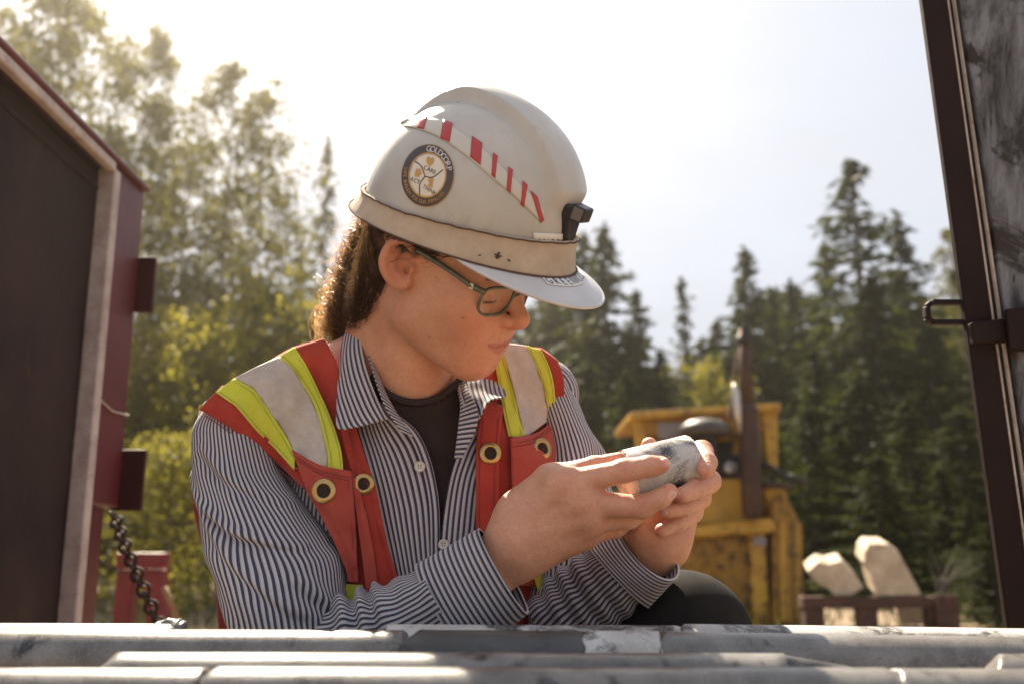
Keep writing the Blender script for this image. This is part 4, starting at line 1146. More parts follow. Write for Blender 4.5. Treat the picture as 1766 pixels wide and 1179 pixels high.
hat_root = thing('hard_hat', lw([0, 0, .05])[0], 'scuffed white hard hat with round sticker, red and white tape and cap lamp bracket', 'hard hat')
m_shell, nt, b = newmat('hat_plastic')
base = ramp(nt, noise(nt, 9, 6, .65), [(.32, (.41, .395, .365)), (.7, (.52, .505, .475))])
sc = N(nt, 'ShaderNodeTexNoise'); sc.inputs['Scale'].default_value = 60; sc.inputs['Detail'].default_value = 8; sc.inputs['Roughness'].default_value = .75
nt.links.new(vscale(nt, (1, 1, .35)), sc.inputs['Vector'])
base = mixc(nt, ramp(nt, sc.outputs['Fac'], [(.54, (0, 0, 0)), (.72, (.75, .75, .75))]), base, (.42, .37, .31))
nt.links.new(base, b.inputs['Base Color']); b.inputs['Roughness'].default_value = .32
nt.links.new(ramp(nt, noise(nt, 22, 6, .7), [(.3, (.22, .22, .22)), (.75, (.5, .5, .5))]), b.inputs['Roughness'])
b.inputs['Subsurface Weight'].default_value = .08; b.inputs['Subsurface Scale'].default_value = .004
bump(nt, b, sc.outputs['Fac'], .06, .001)

nph, ntt = 300, 130
ph = np.linspace(-np.pi, np.pi, nph, endpoint=False); tv = np.linspace(-.02, 1, ntt)
PH, TT = np.meshgrid(ph, tv)
G = dome_pt(PH, np.clip(TT, 0, 1)); G[0, :, 2] -= .004
Fc = grid_faces(ntt, nph, True)
dome = mesh_np('shell', lw(G.reshape(-1, 3)), Fc, m_shell, hat_root)
solid(dome, .0025, 1)

# --- band round the base
m_band, nt, b = newmat('hat_band')
base = ramp(nt, noise(nt, 40, 8, .7), [(.3, (.40, .31, .23)), (.7, (.54, .44, .34))])
spk = ramp(nt, noise(nt, 95, 6, .75), [(.66, (0, 0, 0)), (.76, (.8, .8, .8))])
base = mixc(nt, spk, base, (.16, .10, .07))
nt.links.new(base, b.inputs['Base Color']); b.inputs['Roughness'].default_value = .85
bump(nt, b, noise(nt, 420, 4, .7), .5, .0015)
def band_pt(phi, v):
    """v 0 bottom .. 1 top"""
    c = np.cos(phi)
    hgt = .022 + .010 * (c * .5 + .5) + .006 * np.clip(c, 0, 1)
    zb = -.004
    fl = (1 - v) ** 1.6
    a = HA + .0055 + .009 * fl; bb = HB + .0050 + .0065 * fl
    k = 1 - .004 * v
    x = a * c * k; y = bb * np.sin(phi) * k
    x = np.where(x < 0, x * REAR, x)
    wob = .0004 * np.sin(phi * 17 + 3 * np.sin(phi * 5)) * v + .0003 * np.sin(phi * 43) * v
    z = hz0(x) + zb + (hgt * v) + wob
    return np.stack([x, y, z], -1)
PH, VV = np.meshgrid(ph, np.linspace(0, 1, 14))
G = band_pt(PH, VV)
band = mesh_np('band', lw(G.reshape(-1, 3)), grid_faces(14, nph, True), m_band, hat_root)
solid(band, .0032, 1)
# stitched seams at both edges of the band
mb = MB()
for v in (.03, .97):
    pts = band_pt(np.linspace(-np.pi, np.pi, 120, endpoint=False), np.full(120, v)) * np.array([1.012, 1.014, 1]) 
    mb.tube([Vector(p) for p in lw(pts)], .0009, 5, closed=True)
m_seam, nt, b = newmat('seam_thread'); b.inputs['Base Color'].default_value = (.10, .055, .04, 1); b.inputs['Roughness'].default_value = .9
mb.build('seam', m_seam, band, True)
# burn marks on the band
m_burn = flat0 = worn('burn_mark', (.035, .020, .014), (.10, .06, .045), None, 300, .9)
for f0, v0, r0 in ((.80, .42, .0042), (.70, .34, .0024), (.93, .30, .0018), (-.2, .5, .002)):
    a = np.linspace(0, 2 * np.pi, 29); rr = r0 * (.75 + .55 * vnoise(np.cos(a) * 2 + f0 * 50 + 60, np.sin(a) * 2 + 4, 9)); rr[-1] = rr[0]
    P = band_pt(np.append(f0, f0 + rr[:-1] * np.cos(a[:-1]) / .125), np.append(v0, v0 + rr[:-1] * .6 * np.sin(a[:-1]) / .03))
    c_ = P * np.array([1.030, 1.032, 1.0]); bm = MB(); bm.add([Vector(p) for p in lw(c_)], [(0, i + 1, (i + 1) % 28 + 1) for i in range(28)]); bm.build('burn_mark', m_burn, band)
# --- visor
m_visor, nt, b = newmat('visor_plastic')
base = ramp(nt, noise(nt, 14, 6, .65), [(.3, (.50, .50, .51)), (.7, (.60, .60, .61))])
base = mixc(nt, ramp(nt, noise(nt, 70, 6, .75), [(.66, (0, 0, 0)), (.76, (.4, .4, .4))]), base, (.4, .35, .3))
nt.links.new(base, b.inputs['Base Color']); b.inputs['Roughness'].default_value = .35
b.inputs['Subsurface Weight'].default_value = .35; b.inputs['Subsurface Scale'].default_value = .006; b.inputs['Subsurface Radius'].default_value = (1, 1, 1)
VPH = math.radians(64)
def visor_pt(phi, s):
    q = np.clip(np.cos(phi / VPH * np.pi / 2), 0, 1)
    ext = .053 * q ** .85 * s
    bx, by = (HA + .004) * np.cos(phi), (HB + .004) * np.sin(phi)
    n = np.stack([np.cos(phi) / HA, np.sin(phi) / HB], -1); n /= np.linalg.norm(n, axis=-1, keepdims=True)
    nx = .72 * n[..., 0] + .28; ny = n[..., 1] * .75
    x, y = bx + nx * ext, by + ny * ext
    z = hz0(bx) - .003 - .17 * ext - .12 * ext * s + .004 * np.clip((s - .9) / .1, 0, 1) * q ** .5 * 0
    return np.stack([x, y, z], -1)
PHv, SV = np.meshgrid(np.linspace(-VPH, VPH, 90), np.linspace(0, 1, 22))
G = visor_pt(PHv, SV)
visor = mesh_np('visor', lw(G.reshape(-1, 3)), grid_faces(22, 90), m_visor, hat_root)
solid(visor, .0028, 0)
mb = MB(); pts = visor_pt(np.linspace(-VPH * .97, VPH * .97, 80), np.full(80, .995))
mb.tube([Vector(p) for p in lw(pts)], .0021, 8); mb.build('rim', m_visor, visor, True)

# --- flat print on the shell, each piece a thin skin following the dome
def flat(name, rgb, rough=.5, emit=None, metal=0):
    m, nt, b = newmat(name)
    c = mixc(nt, ramp(nt, noise(nt, 60, 6, .7), [(.35, (0, 0, 0)), (.8, (.5, .5, .5))]), rgb, tuple(x * .72 + .06 for x in rgb))
    nt.links.new(c, b.inputs['Base Color']); b.inputs['Roughness'].default_value = rough; b.inputs['Metallic'].default_value = metal
    return m
m_red = flat('tape_red', (.42, .035, .04), .35); m_white = flat('tape_white', (.55, .53, .47), .3)
def dome_patch(name, quad, mat, parent, off, nu=10, nv=6):
    """quad of photo points TL TR BR BL laid onto the dome"""
    q = np.asarray(quad, float); V = []
    for j in range(nv):
        for i in range(nu):
            s, t = i / (nu - 1), j / (nv - 1)
            p = (q[0] * (1 - s) + q[1] * s) * (1 - t) + (q[3] * (1 - s) + q[2] * s) * t
            V.append(dome_hit(p[0], p[1], off)[0])
    o = mesh_np(name, lw(np.array(V)), grid_faces(nv, nu), mat, parent)
    return solid(o, .0003, 0)
top = [(692, 212), (722, 201), (760, 209), (800, 231), (832, 256), (862, 285), (890, 312), (912, 332), (940, 366)]
bot = [(694, 219), (722, 224), (758, 238), (800, 266), (826, 288), (856, 314), (884, 336), (906, 358), (934, 384)]
tape = None
V = []
tp, bt = crom([(x, y, 0) for x, y in top], 46), crom([(x, y, 0) for x, y in bot], 46)
for s in np.linspace(0, 1, 6):
    for a, c in zip(tp, bt): V.append(dome_hit(*(a * (1 - s) + c * s)[:2], .0011)[0])
tape = solid(mesh_np('reflective_tape', lw(np.array(V)), grid_faces(6, 46), m_white, hat_root), .0003, 0)
for q in [((726, 203), (738, 203), (732, 225), (720, 222)), ((765, 208), (781, 214), (776, 247), (760, 240)), ((814, 236), (832, 248), (829, 286), (811, 272)),
          ((850, 264), (858, 270), (854, 309), (847, 303)), ((876, 288), (884, 294), (880, 334), (873, 328)), ((901, 312), (909, 320), (903, 358), (897, 353)), ((914, 329), (926, 340), (937, 380), (931, 385))]:
    dome_patch('red_block', q, m_red, tape, .0016, 5, 6)

# --- round sticker
def disc_on_dome(name, cx, cy, rx, ry, tilt, r0, r1, mat, parent, off, seg=64, rings=8):
    V = []
    ca, sa = math.cos(tilt), math.sin(tilt)
    for j in range(rings):
        r = r0 + (r1 - r0) * j / (rings - 1)
        for k in range(seg):
            a = 2 * math.pi * k / seg
            x, y = rx * r * math.cos(a), ry * r * math.sin(a)
            V.append(dome_hit(cx + ca * x - sa * y, cy + sa * x + ca * y, off)[0])
    o = mesh_np(name, lw(np.array(V)), grid_faces(rings, seg, True), mat, parent)
    return solid(o, .0003, 0)
m_ring = flat('sticker_ring', (.055, .040, .040), .4); m_cream = flat('sticker_cream', (.70, .65, .55), .4)
m_gold = flat('sticker_gold', (.52, .29, .07), .4); m_ink = flat('sticker_ink', (.03, .028, .03), .5); m_letter = flat('sticker_letter', (.74, .70, .66), .4)
SX, SY, SRX, SRY, STI = 738.5, 303.5, 45.5, 54.5, math.radians(9)
stk = disc_on_dome('sticker', SX, SY, SRX, SRY, STI, .02, .985, m_gold, hat_root, .0013)
disc_on_dome('sticker_ring', SX, SY, SRX, SRY, STI, .70, .965, m_ring, stk, .0018)
disc_on_dome('sticker_face', SX, SY, SRX, SRY, STI, .0, .69, m_cream, stk, .0018)
disc_on_dome('sticker_rule', SX, SY, SRX, SRY, STI, .675, .715, m_gold, stk, .0021, rings=3)
def stk_px(u, v):
    """sticker plane (unit circle, v up) -> photo pixel"""
    x, y = SRX * u, -SRY * v
    return SX + math.cos(STI) * x - math.sin(STI) * y, SY + math.sin(STI) * x + math.cos(STI) * y
def glyph_mesh(txt):
    c = bpy.data.curves.new('txt', 'FONT'); c.body = txt; c.size = 1.0; c.align_x = 'CENTER'; c.resolution_u = 3
    o = bpy.data.objects.new('txt', c); COL.objects.link(o)
    dg = bpy.context.evaluated_depsgraph_get(); me = bpy.data.meshes.new_from_object(o.evaluated_get(dg))
    V = [tuple(v.co) for v in me.vertices]; Fc = [tuple(p.vertices) for p in me.polygons]
    bpy.data.objects.remove(o); bpy.data.curves.remove(c); bpy.data.meshes.remove(me)
    return np.array(V) if V else np.zeros((0, 3)), Fc
GLYPH = {}
def glyph(ch):
    if ch not in GLYPH: GLYPH[ch] = glyph_mesh(ch)
    return GLYPH[ch]
def poly_on_dome(name, polys, mat, parent, off, plane=stk_px):
    mb = MB()
    for V, Fc in polys:
        mb.add([lw(dome_hit(*plane(x, y), off)[0])[0] for x, y in V], Fc)
    return mb.build(name, mat, parent)
def arc_text(txt, r, a0, a1, size, inward=False, xs=1.0):
    out = []
    for i, ch in enumerate(txt):
        if ch == ' ': continue
        a = a0 + (a1 - a0) * i / (len(txt) - 1)
        V, Fc = glyph(ch)
        P = []
        for x, y, _ in V:
            x, y = x * size * xs, (y - .35) * size
            if inward:   # reads along the bottom
                P.append(((r - y) * math.cos(a) - x * math.sin(a) * -1 * -1, (r - y) * math.sin(a) + x * math.cos(a)))
            else:
                P.append(((r + y) * math.cos(a) + x * math.sin(a), (r + y) * math.sin(a) - x * math.cos(a)))
        out.append((P, Fc))
    return out
R_ = math.radians
poly_on_dome('lettering', arc_text('GOLDCORP', .83, R_(97), R_(22), .27, False, .95), m_letter, stk, .0023)
poly_on_dome('lettering', arc_text('SAFE ENOUGH FOR OUR FAMILIES', .83, R_(172), R_(325), .165, True), m_gold, stk, .0023)
def flat_text(txt, cx, cy, size, ang, xs=1.0):
    V, Fc = glyph(txt); ca, sa = math.cos(ang), math.sin(ang)
    return [([(cx + ca * x * size * xs - sa * (y - .35) * size, cy + sa * x * size * xs + ca * (y - .35) * size) for x, y, _ in V], Fc)]
poly_on_dome('lettering', flat_text('CARE', .06, .18, .20, R_(-14)) + flat_text('ACT', -.42, -.22, .19, R_(-14)) + flat_text('THINK', .17, -.44, .19, R_(-20)), m_ink, stk, .0023)
def thick_line(pts, w):
    V, Fc = [], []
    pts = np.asarray(pts, float)
    for i, p in enumerate(pts):
        t = pts[min(i + 1, len(pts) - 1)] - pts[max(i - 1, 0)]; t /= np.linalg.norm(t); n = np.array([-t[1], t[0]]) * w / 2
        V += [tuple(p - n), tuple(p + n)]
    for i in range(len(pts) - 1): Fc.append((2 * i, 2 * i + 1, 2 * i + 3, 2 * i + 2))
    return V, Fc
poly_on_dome('dividing_lines', [thick_line(crom([(-.54, .37, 0), (-.28, .25, 0), (-.08, -.05, 0)], 10)[:, :2], .035), thick_line(crom([(-.08, -.05, 0), (.22, -.03, 0), (.55, .25, 0)], 10)[:, :2], .035),
                           thick_line(crom([(-.08, -.05, 0), (-.22, -.30, 0), (-.17, -.65, 0)], 10)[:, :2], .035)], m_ink, stk, .0023)
def fan(pts):
    return [tuple(p) for p in pts], [tuple(range(len(pts)))]
heart = [(.02 + .15 * math.sin(t) ** 3, .44 + .012 * (13 * math.cos(t) - 5 * math.cos(2 * t) - 2 * math.cos(3 * t) - math.cos(4 * t))) for t in np.linspace(0, 2 * math.pi, 30, endpoint=False)]
poly_on_dome('heart_emblem', [fan(heart)], m_gold, stk, .0023)
hand = []
for (a, bx, by, l, w) in [(0, -.37, .0, .20, .20)]:
    hand.append(fan([(bx - w / 2, by - .10), (bx + w / 2 - .03, by - .10), (bx + w / 2, by + .02), (bx - w / 2, by + .04)]))
for i in range(4):
    x0 = -.455 + i * .052; hand.append(fan([(x0, .03), (x0 + .036, .02), (x0 + .05, .17 - .02 * abs(i - 1.5)), (x0 + .012, .18 - .02 * abs(i - 1.5))]))
hand.append(fan([(-.28, -.05), (-.20, .03), (-.225, .06), (-.30, .0)]))
poly_on_dome('hand_emblem', hand, m_gold, stk, .0023)
headp = [(.16 + .10 * math.cos(t), -.13 + .10 * math.sin(t)) for t in np.linspace(0, 2 * math.pi, 20, endpoint=False)]
poly_on_dome('head_emblem', [fan(headp), fan([(.07, -.34), (.26, -.36), (.24, -.2), (.10, -.2)])], m_gold, stk, .0022)

# --- paper label behind the band at the front, and the name strip on the visor
m_label = flat('label_paper', (.72, .68, .60), .6); m_label2 = flat('label_white', (.80, .80, .80), .5)
lab_t = crom([(919, 401, 0), (945, 402, 0), (970, 403, 0), (987, 404, 0)], 12); lab_b = lab_t + np.array([0, 22, 0])
V = [dome_hit(*(a * (1 - s) + c * s)[:2], .0014)[0] for s in np.linspace(0, 1, 4) for a, c in zip(lab_t, lab_b)]
lab = solid(mesh_np('label', lw(np.array(V)), grid_faces(4, 12), m_label, hat_root), .0003, 0)
def lab_px(u, v): return 925 + u * 62, 402 + 1.5 * u + v
out = []
for i, ch in enumerate('GOLDCORP'):
    Vg, Fg = glyph(ch); out.append(([(.06 + i * .125 + x * .135, 22.5 - (y * 19)) for x, y, _ in Vg], Fg))
poly_on_dome('lettering', out, m_ink, lab, .0021, lab_px)
def visor_uv(phi, s, off=.0024):
    p = visor_pt(np.array(phi), np.array(s)); e = 1e-3
    a = visor_pt(np.array(phi + e), np.array(s)) - p; c = visor_pt(np.array(phi), np.array(s - e)) - p
    n = np.cross(a, c); n /= np.linalg.norm(n) + 1e-12
    if n[2] < 0: n = -n
    return p + n * off
V = [visor_uv(f, s) for s in np.linspace(.20, .47, 5) for f in np.linspace(R_(21), R_(-24), 14)]
vl = solid(mesh_np('name_strip', lw(np.array(V)), grid_faces(5, 14), m_label2, visor), .0003, 0)
mb = MB()
for i, ch in enumerate('GREENWOOD'):
    Vg, Fg = glyph(ch)
    f0 = R_(18.5 - i * 4.65)
    mb.add([lw(visor_uv(f0 - x * R_(5.2), .45 - .22 * y / .72 - .01, .0031))[0] for x, y, _ in Vg], Fg)
mb.build('lettering', m_ink, visor)

# --- lamp bracket on the front
m_blk = worn('bracket_plastic', (.012, .012, .016), (.03, .03, .036), None, 30, .38, 0, .05)
m_lens, nt, b = newmat('lamp_lens'); b.inputs['Base Color'].default_value = (.12, .11, .11, 1); b.inputs['Roughness'].default_value = .15
def hb(pts): return [Vector(p) for p in lw(pts)]
br = MB()
def slab(mb_, quad_front, t):
    a = np.asarray(quad_front, float); mb_.hexa(hb(np.vstack([a, a + np.array([t, 0, 0])])))
# back plate: tapered, follows the front of the shell
br.hexa(hb([[.120, -.013, .090], [.120, .013, .090], [.139, .010, .090], [.139, -.010, .090], [.108, -.022, .124], [.108, .022, .124], [.133, .019, .130], [.133, -.019, .130]]))
brk = bevel(br.build('lamp_bracket', m_blk, hat_root), .003)
lb = MB(); lb.hexa(hb([[.132, -.013, .114], [.132, .013, .114], [.147, .011, .114], [.147, -.011, .114], [.130, -.013, .130], [.130, .013, .130], [.147, .011, .130], [.147, -.011, .130]]))
lamp = bevel(lb.build('clip', m_blk, brk), .002)
lc = MB(); lc.hexa(hb([[.1345, .0125, .1155], [.1345, .0142, .1155], [.1452, .0128, .1155], [.1452, .0112, .1155], [.134, .0125, .1285], [.134, .0142, .1285], [.1452, .0128, .1285], [.1452, .0112, .1285]]))
lc.build('clip_face', m_lens, brk)
# suspension inside the hat
mb = MB()
mb.tube(hb([[.1 * math.cos(a), .082 * math.sin(a), .062 + .075 * .1 * math.cos(a)] for a in np.linspace(0, 2 * math.pi, 40, endpoint=False)]), .004, 6, closed=True)
mb.build('headband', m_blk, hat_root, True)

# ================================================================== EYEGLASSES
specs = thing('eyeglasses', lw([.09, 0, 0])[0], 'green framed eyeglasses on the face below the white hat visor', 'eyeglasses')
m_frame, nt, b = newmat('frame_plastic')
nt.links.new(ramp(nt, noise(nt, 90, 4, .6), [(.35, (.075, .09, .065)), (.7, (.13, .15, .11))]), b.inputs['Base Color'])
b.inputs['Roughness'].default_value = .22; b.inputs['Coat Weight'].default_value = .3
m_glass, nt, b = newmat('lens_glass')
nt.nodes.remove(b); mo = nt.nodes['Material Output']
tr = N(nt, 'ShaderNodeBsdfTransparent'); tr.inputs['Color'].default_value = (.93, .94, .95, 1)
gl = N(nt, 'ShaderNodeBsdfGlossy'); gl.inputs['Roughness'].default_value = .03
fr = N(nt, 'ShaderNodeValue'); fr.outputs[0].default_value = .07
mx = N(nt, 'ShaderNodeMixShader'); nt.links.new(fr.outputs[0], mx.inputs[0]); nt.links.new(tr.outputs[0], mx.inputs[1]); nt.links.new(gl.outputs[0], mx.inputs[2]); nt.links.new(mx.outputs[0], mo.inputs['Surface'])
m_metal = worn('hinge_metal', (.45, .44, .40), (.6, .58, .52), None, 60, .3, 1.0, .05)
def lens_ring(s, n=44):
    P = []
    for a in np.linspace(0, 2 * math.pi, n, endpoint=False):
        ca, sa = math.cos(a), math.sin(a)
        rx, rz = .0250, .0172
        q = (abs(ca) ** 3.6 + abs(sa) ** 3.6) ** (-1 / 3.6)
        y = .0325 + rx * q * ca * (1 - .06 * (1 - sa)); z = .0035 + rz * q * sa
        x = .1010 - .12 * (y - .01) - 1.6 * max(y - .03, 0) ** 2 * 6 - .18 * (.012 - z) * .5
        P.append([x, s * y, z])
    return np.array(P)
for s in (1, -1):
    P = lens_ring(s)
    mb = MB(); mb.tube(hb(P), .00165, 8, closed=True); rim = mb.build('rim', m_frame, specs, True)
    mb = MB(); c = P.mean(0) + np.array([.0008, 0, 0]); mb.add(hb(np.vstack([P, [c]])), [(i, (i + 1) % len(P), len(P)) for i in range(len(P))]); mb.build('lens', m_glass, specs, True)
    h0 = P[np.argmax(np.abs(P[:, 1]) + P[:, 2] * .6)]
    mb = MB(); mb.tube(hb(crom([h0, [h0[0] - .004, s * .0625, .0155], [h0[0] - .014, s * .0665, .0170], [.055, s * .0705, .0215], [.02, s * .0755, .026], [.000, s * .0775, .026], [-.016, s * .077, .012], [-.022, s * .075, -.004]], 26)), [.0032] * 4 + [.0027] * 22, 8)
    arm = mb.build('temple_arm', m_frame, specs, True)
    mb = MB(); mb.box(-1, 1, -1, 1, -1, 1); hp = np.array(mb.V) * np.array([.0022, .0016, .0030]) + np.array([h0[0] - .0105, s * .0670, .0168]); mb.V = [tuple(v) for v in lw(hp)]; mb.build('hinge', m_metal, specs)
mb = MB(); mb.tube(hb(crom([[.1012, .0095, .008], [.1035, .004, .011], [.1035, -.004, .011], [.1012, -.0095, .008]], 10)), .0016, 8); mb.build('bridge', m_frame, specs, True)
for s in (1, -1):
    mb = MB(); mb.lathe(lw([[.0985, s * .0075, .000]])[0], CW @ (HM @ np.array([.2, s * 1, 0])), [(0, .0001), (0, .003), (.0015, .0035), (.002, .0001)], 12); mb.build('nose_pad', m_glass, specs, True)
# eyes behind the lenses
m_eye, nt, b = newmat('eye'); b.inputs['Base Color'].default_value = (.62, .58, .55, 1); b.inputs['Roughness'].default_value = .15
# ================================================================== CLOTHES (children of the person)
BODYF = lambda P: smin(TORSO(P), NECK(P), .03)
def drape(pix, off):
    """photo pixels (n,2) -> cam points on the trunk surface pushed out by off (array or number)"""
    pix = np.asarray(pix, float); n = len(pix)
    v = np.stack([(pix[:, 0] - 883) / F, (589.5 - pix[:, 1]) / F, np.ones(n)], 1)
    off = np.broadcast_to(np.asarray(off, float), (n,))
    t = np.full(n, .80); best = np.full(n, 9.0); bt = t.copy(); done = np.zeros(n, bool)
    for _ in range(70):
        d = BODYF(v * t[:, None]) - off
        better = (d < best) & ~done
        best[better] = d[better]; bt[better] = t[better]
        done |= d < .0004
        t = np.where(done, t, t + np.clip(d * .8, .0006, .03))
        if done.all() or t.min() > 1.45: break
    return v * bt[:, None]
def stripes_mat(name, period=.0056, along=0, dark=(.042, .041, .084), lite=(.60, .57, .57)):
    m, nt, b = newmat(name)
    uv = N(nt, 'ShaderNodeUVMap'); sx = N(nt, 'ShaderNodeSeparateXYZ'); nt.links.new(uv.outputs['UV'], sx.inputs[0])
    wob = noise(nt, 30, 2, .5)
    ma = N(nt, 'ShaderNodeMath', operation='MULTIPLY_ADD'); nt.links.new(sx.outputs[along], ma.inputs[0]); ma.inputs[1].default_value = 1 / period
    w2 = N(nt, 'ShaderNodeMath', operation='MULTIPLY'); nt.links.new(wob, w2.inputs[0]); w2.inputs[1].default_value = .12
    nt.links.new(w2.outputs[0], ma.inputs[2])
    fr = N(nt, 'ShaderNodeMath', operation='FRACT'); nt.links.new(ma.outputs[0], fr.inputs[0])
    tan = tuple(x * y for x, y in zip(lite, (.90, .80, .72)))
    col = ramp(nt, fr.outputs[0], [(0, lite), (.24, lite), (.30, tan), (.42, tan), (.50, dark), (.89, dark), (.97, lite)])
    fib = noise(nt, 900, 3, .6)
    col = mixc(nt, ramp(nt, fib, [(.3, (.0, .0, .0)), (.8, (.25, .25, .25))]), col, (.22, .2, .22))
    nt.links.new(col, b.inputs['Base Color']); b.inputs['Roughness'].default_value = .85; b.inputs['Specular IOR Level'].default_value = .15
    b.inputs['Sheen Weight'].default_value = .15
    # thin cotton lets some light through
    tl = N(nt, 'ShaderNodeBsdfTranslucent'); nt.links.new(col, tl.inputs['Color'])
    mx = N(nt, 'ShaderNodeMixShader'); mx.inputs[0].default_value = .14
    nt.links.new(b.outputs[0], mx.inputs[1]); nt.links.new(tl.outputs[0], mx.inputs[2]); nt.links.new(mx.outputs[0], nt.nodes['Material Output'].inputs['Surface'])
    bump(nt, b, fib, .25, .0006)
    return m
m_stripe = stripes_mat('striped_cotton'); m_stripe_v = stripes_mat('striped_cotton_across', along=1)
m_stripe_d = stripes_mat('striped_cotton_collar', period=.0054)
def fabric(name, c1, c2, sc=40, rough=.9, weave=1100, bs=.3, trans=0, fade=None):
    m, nt, b = newmat(name)
    col = ramp(nt, noise(nt, sc, 6, .65), [(.32, c1), (.7, c2)])
    if fade: col = mixc(nt, ramp(nt, noise(nt, 120, 7, .75), [(.5, (0, 0, 0)), (.75, (.6, .6, .6))]), col, fade)
    nt.links.new(col, b.inputs['Base Color']); b.inputs['Roughness'].default_value = rough; b.inputs['Specular IOR Level'].default_value = .15; b.inputs['Sheen Weight'].default_value = .2 if max(c2) > .1 else 0
    h = noise(nt, weave, 3, .6); bump(nt, b, h, bs, .0008)
    if trans:
        tl = N(nt, 'ShaderNodeBsdfTranslucent'); nt.links.new(col, tl.inputs['Color'])
        mx = N(nt, 'ShaderNodeMixShader'); mx.inputs[0].default_value = trans
        nt.links.new(b.outputs[0], mx.inputs[1]); nt.links.new(tl.outputs[0], mx.inputs[2]); nt.links.new(mx.outputs[0], nt.nodes['Material Output'].inputs['Surface'])
    return m
m_tee = fabric('dark_tee', (.030, .020, .018), (.045, .032, .028))
m_vest = fabric('vest_red', (.33, .032, .022), (.45, .058, .036), 22, .9, 1000, .35, .06, (.33, .06, .05))
m_vest_pocket = fabric('vest_red_pocket', (.36, .055, .038), (.47, .085, .058), 22, .9, 1000, .35, .06, (.36, .09, .07))
m_lime = fabric('lime_tape', (.56, .57, .045), (.68, .67, .07), 30, .7, 900, .3, .10, (.55, .58, .12))
m_silver = fabric('silver_tape', (.42, .355, .31), (.54, .47, .41), 35, .55, 1500, .2, 0, (.36, .31, .28))
m_trouser = fabric('dark_trousers', (.012, .0105, .009), (.020, .0175, .015), 30, .92, 900, .35)
m_brass = worn('brass', (.42, .27, .10), (.56, .38, .16), (.20, .12, .05), 60, .35, 1.0, .08, .62)
m_button = flat('button', (.62, .57, .48), .3)
m_thread = flat('thread', (.08, .03, .03), .9)

def sheet(name, lines, mat, parent, off, nu=24, nv=60, fold=None, thick=.0014, depth=None, uvswap=False, smooth_cols=True):
    """lines: photo polylines side by side (each top to bottom); draped over the trunk at distance off"""
    cols = [crom(np.c_[np.asarray(l, float)[:, :2], np.zeros(len(l))], nv) for l in lines]
    G2 = np.stack([crom(np.stack([c[j] for c in cols]), nu) if smooth_cols else crom(np.stack([c[j] for c in cols]), nu) for j in range(nv)])
    U, Vv = np.meshgrid(np.linspace(0, 1, nu), np.linspace(0, 1, nv))
    o = off(U, Vv) if callable(off) else np.full(U.shape, off)
    if fold is not None: o = o + fold(U, Vv)
    P = drape(G2[..., :2].reshape(-1, 2), o.ravel()).reshape(nv, nu, 3)
    # even out depth jumps where lines of sight slide past the edge
    for _ in range(3):
        z = P[..., 2]; zz = z.copy(); zz[1:-1] = .25 * z[:-2] + .5 * z[1:-1] + .25 * z[2:]
        zz[:, 1:-1] = .25 * zz[:, :-2] + .5 * zz[:, 1:-1] + .25 * zz[:, 2:]
        P = P * (zz / z)[..., None]
    ob = mesh_np(name, c2w(P.reshape(-1, 3)), grid_faces(nv, nu)[:, ::-1], mat, parent, uv=grid_uv(P))
    solid(ob, thick, 0)
    return ob, P

# --- T-shirt, hips and back of the shirt: shells round the trunk
def shell_mesh(name, field, off, lo, hi, h, keep, mat, parent, uvper=None):
    V, Q = surface(lambda P: field(P) - off, lo, hi, h); V = relax(V, Q, 2, .4)
    k = keep(V); Q = Q[k[Q].all(1)]
    used = np.unique(Q); remap = np.full(len(V), -1); remap[used] = np.arange(len(used)); V = V[used]; Q = remap[Q]
    uv = None
    if uvper:
        c = C(715, 900, 1.165); a = np.arctan2(V[:, 0] - c[0], -(V[:, 2] - c[2])); uv = np.stack([a * .16, V[:, 1]], 1)
    return mesh_np(name, c2w(V), Q[:, ::-1], mat, parent, uv=uv)
TLO, THI = C(715, 900, 1.165) + np.array([-.30, -.26, -.22]), C(715, 900, 1.165) + np.array([.27, .24, .22])
def pxof(V): return 883 + F * V[:, 0] / V[:, 2], 589.5 - F * V[:, 1] / V[:, 2]
def neckline(V):
    x, y = pxof(V)
    return (y > 690 - .0052 * (x - 705) ** 2 * .55 + .0 * x) | (V[:, 2] > 1.2)
TEEL = np.array([(600, 560), (640, 648), (660, 672), (686, 688), (718, 694), (752, 687), (780, 668), (800, 648), (840, 560)], float)
tee = shell_mesh('undershirt', BODYF, .0025, TLO, THI, .0040, lambda V: ((pxof(V)[0] > 640) | (pxof(V)[1] > 720)) & (pxof(V)[1] > np.interp(pxof(V)[0], TEEL[:, 0], TEEL[:, 1]) + 3) & ((V[:, 2] < 1.18) | (pxof(V)[1] > 640)), m_tee, person)
mb = MB(); _p = crom(np.c_[TEEL[1:-1], np.zeros(len(TEEL) - 2)], 50)
mb.tube([Vector(p) for p in c2w(drape(_p[:, :2], .0030))], .0042, 8); mb.build('neck_rib', m_tee, tee, True)
shirt = shell_mesh('shirt', BODYF, .0055, TLO, THI, .0045, lambda V: ((V[:, 2] > C(715, 900, 1.165)[2] - .02) & (pxof(V)[1] > 600)) | ((pxof(V)[0] < 590) & (pxof(V)[1] > 690)) | ((pxof(V)[0] > 905) & (pxof(V)[1] > 690)), m_stripe, person, True)

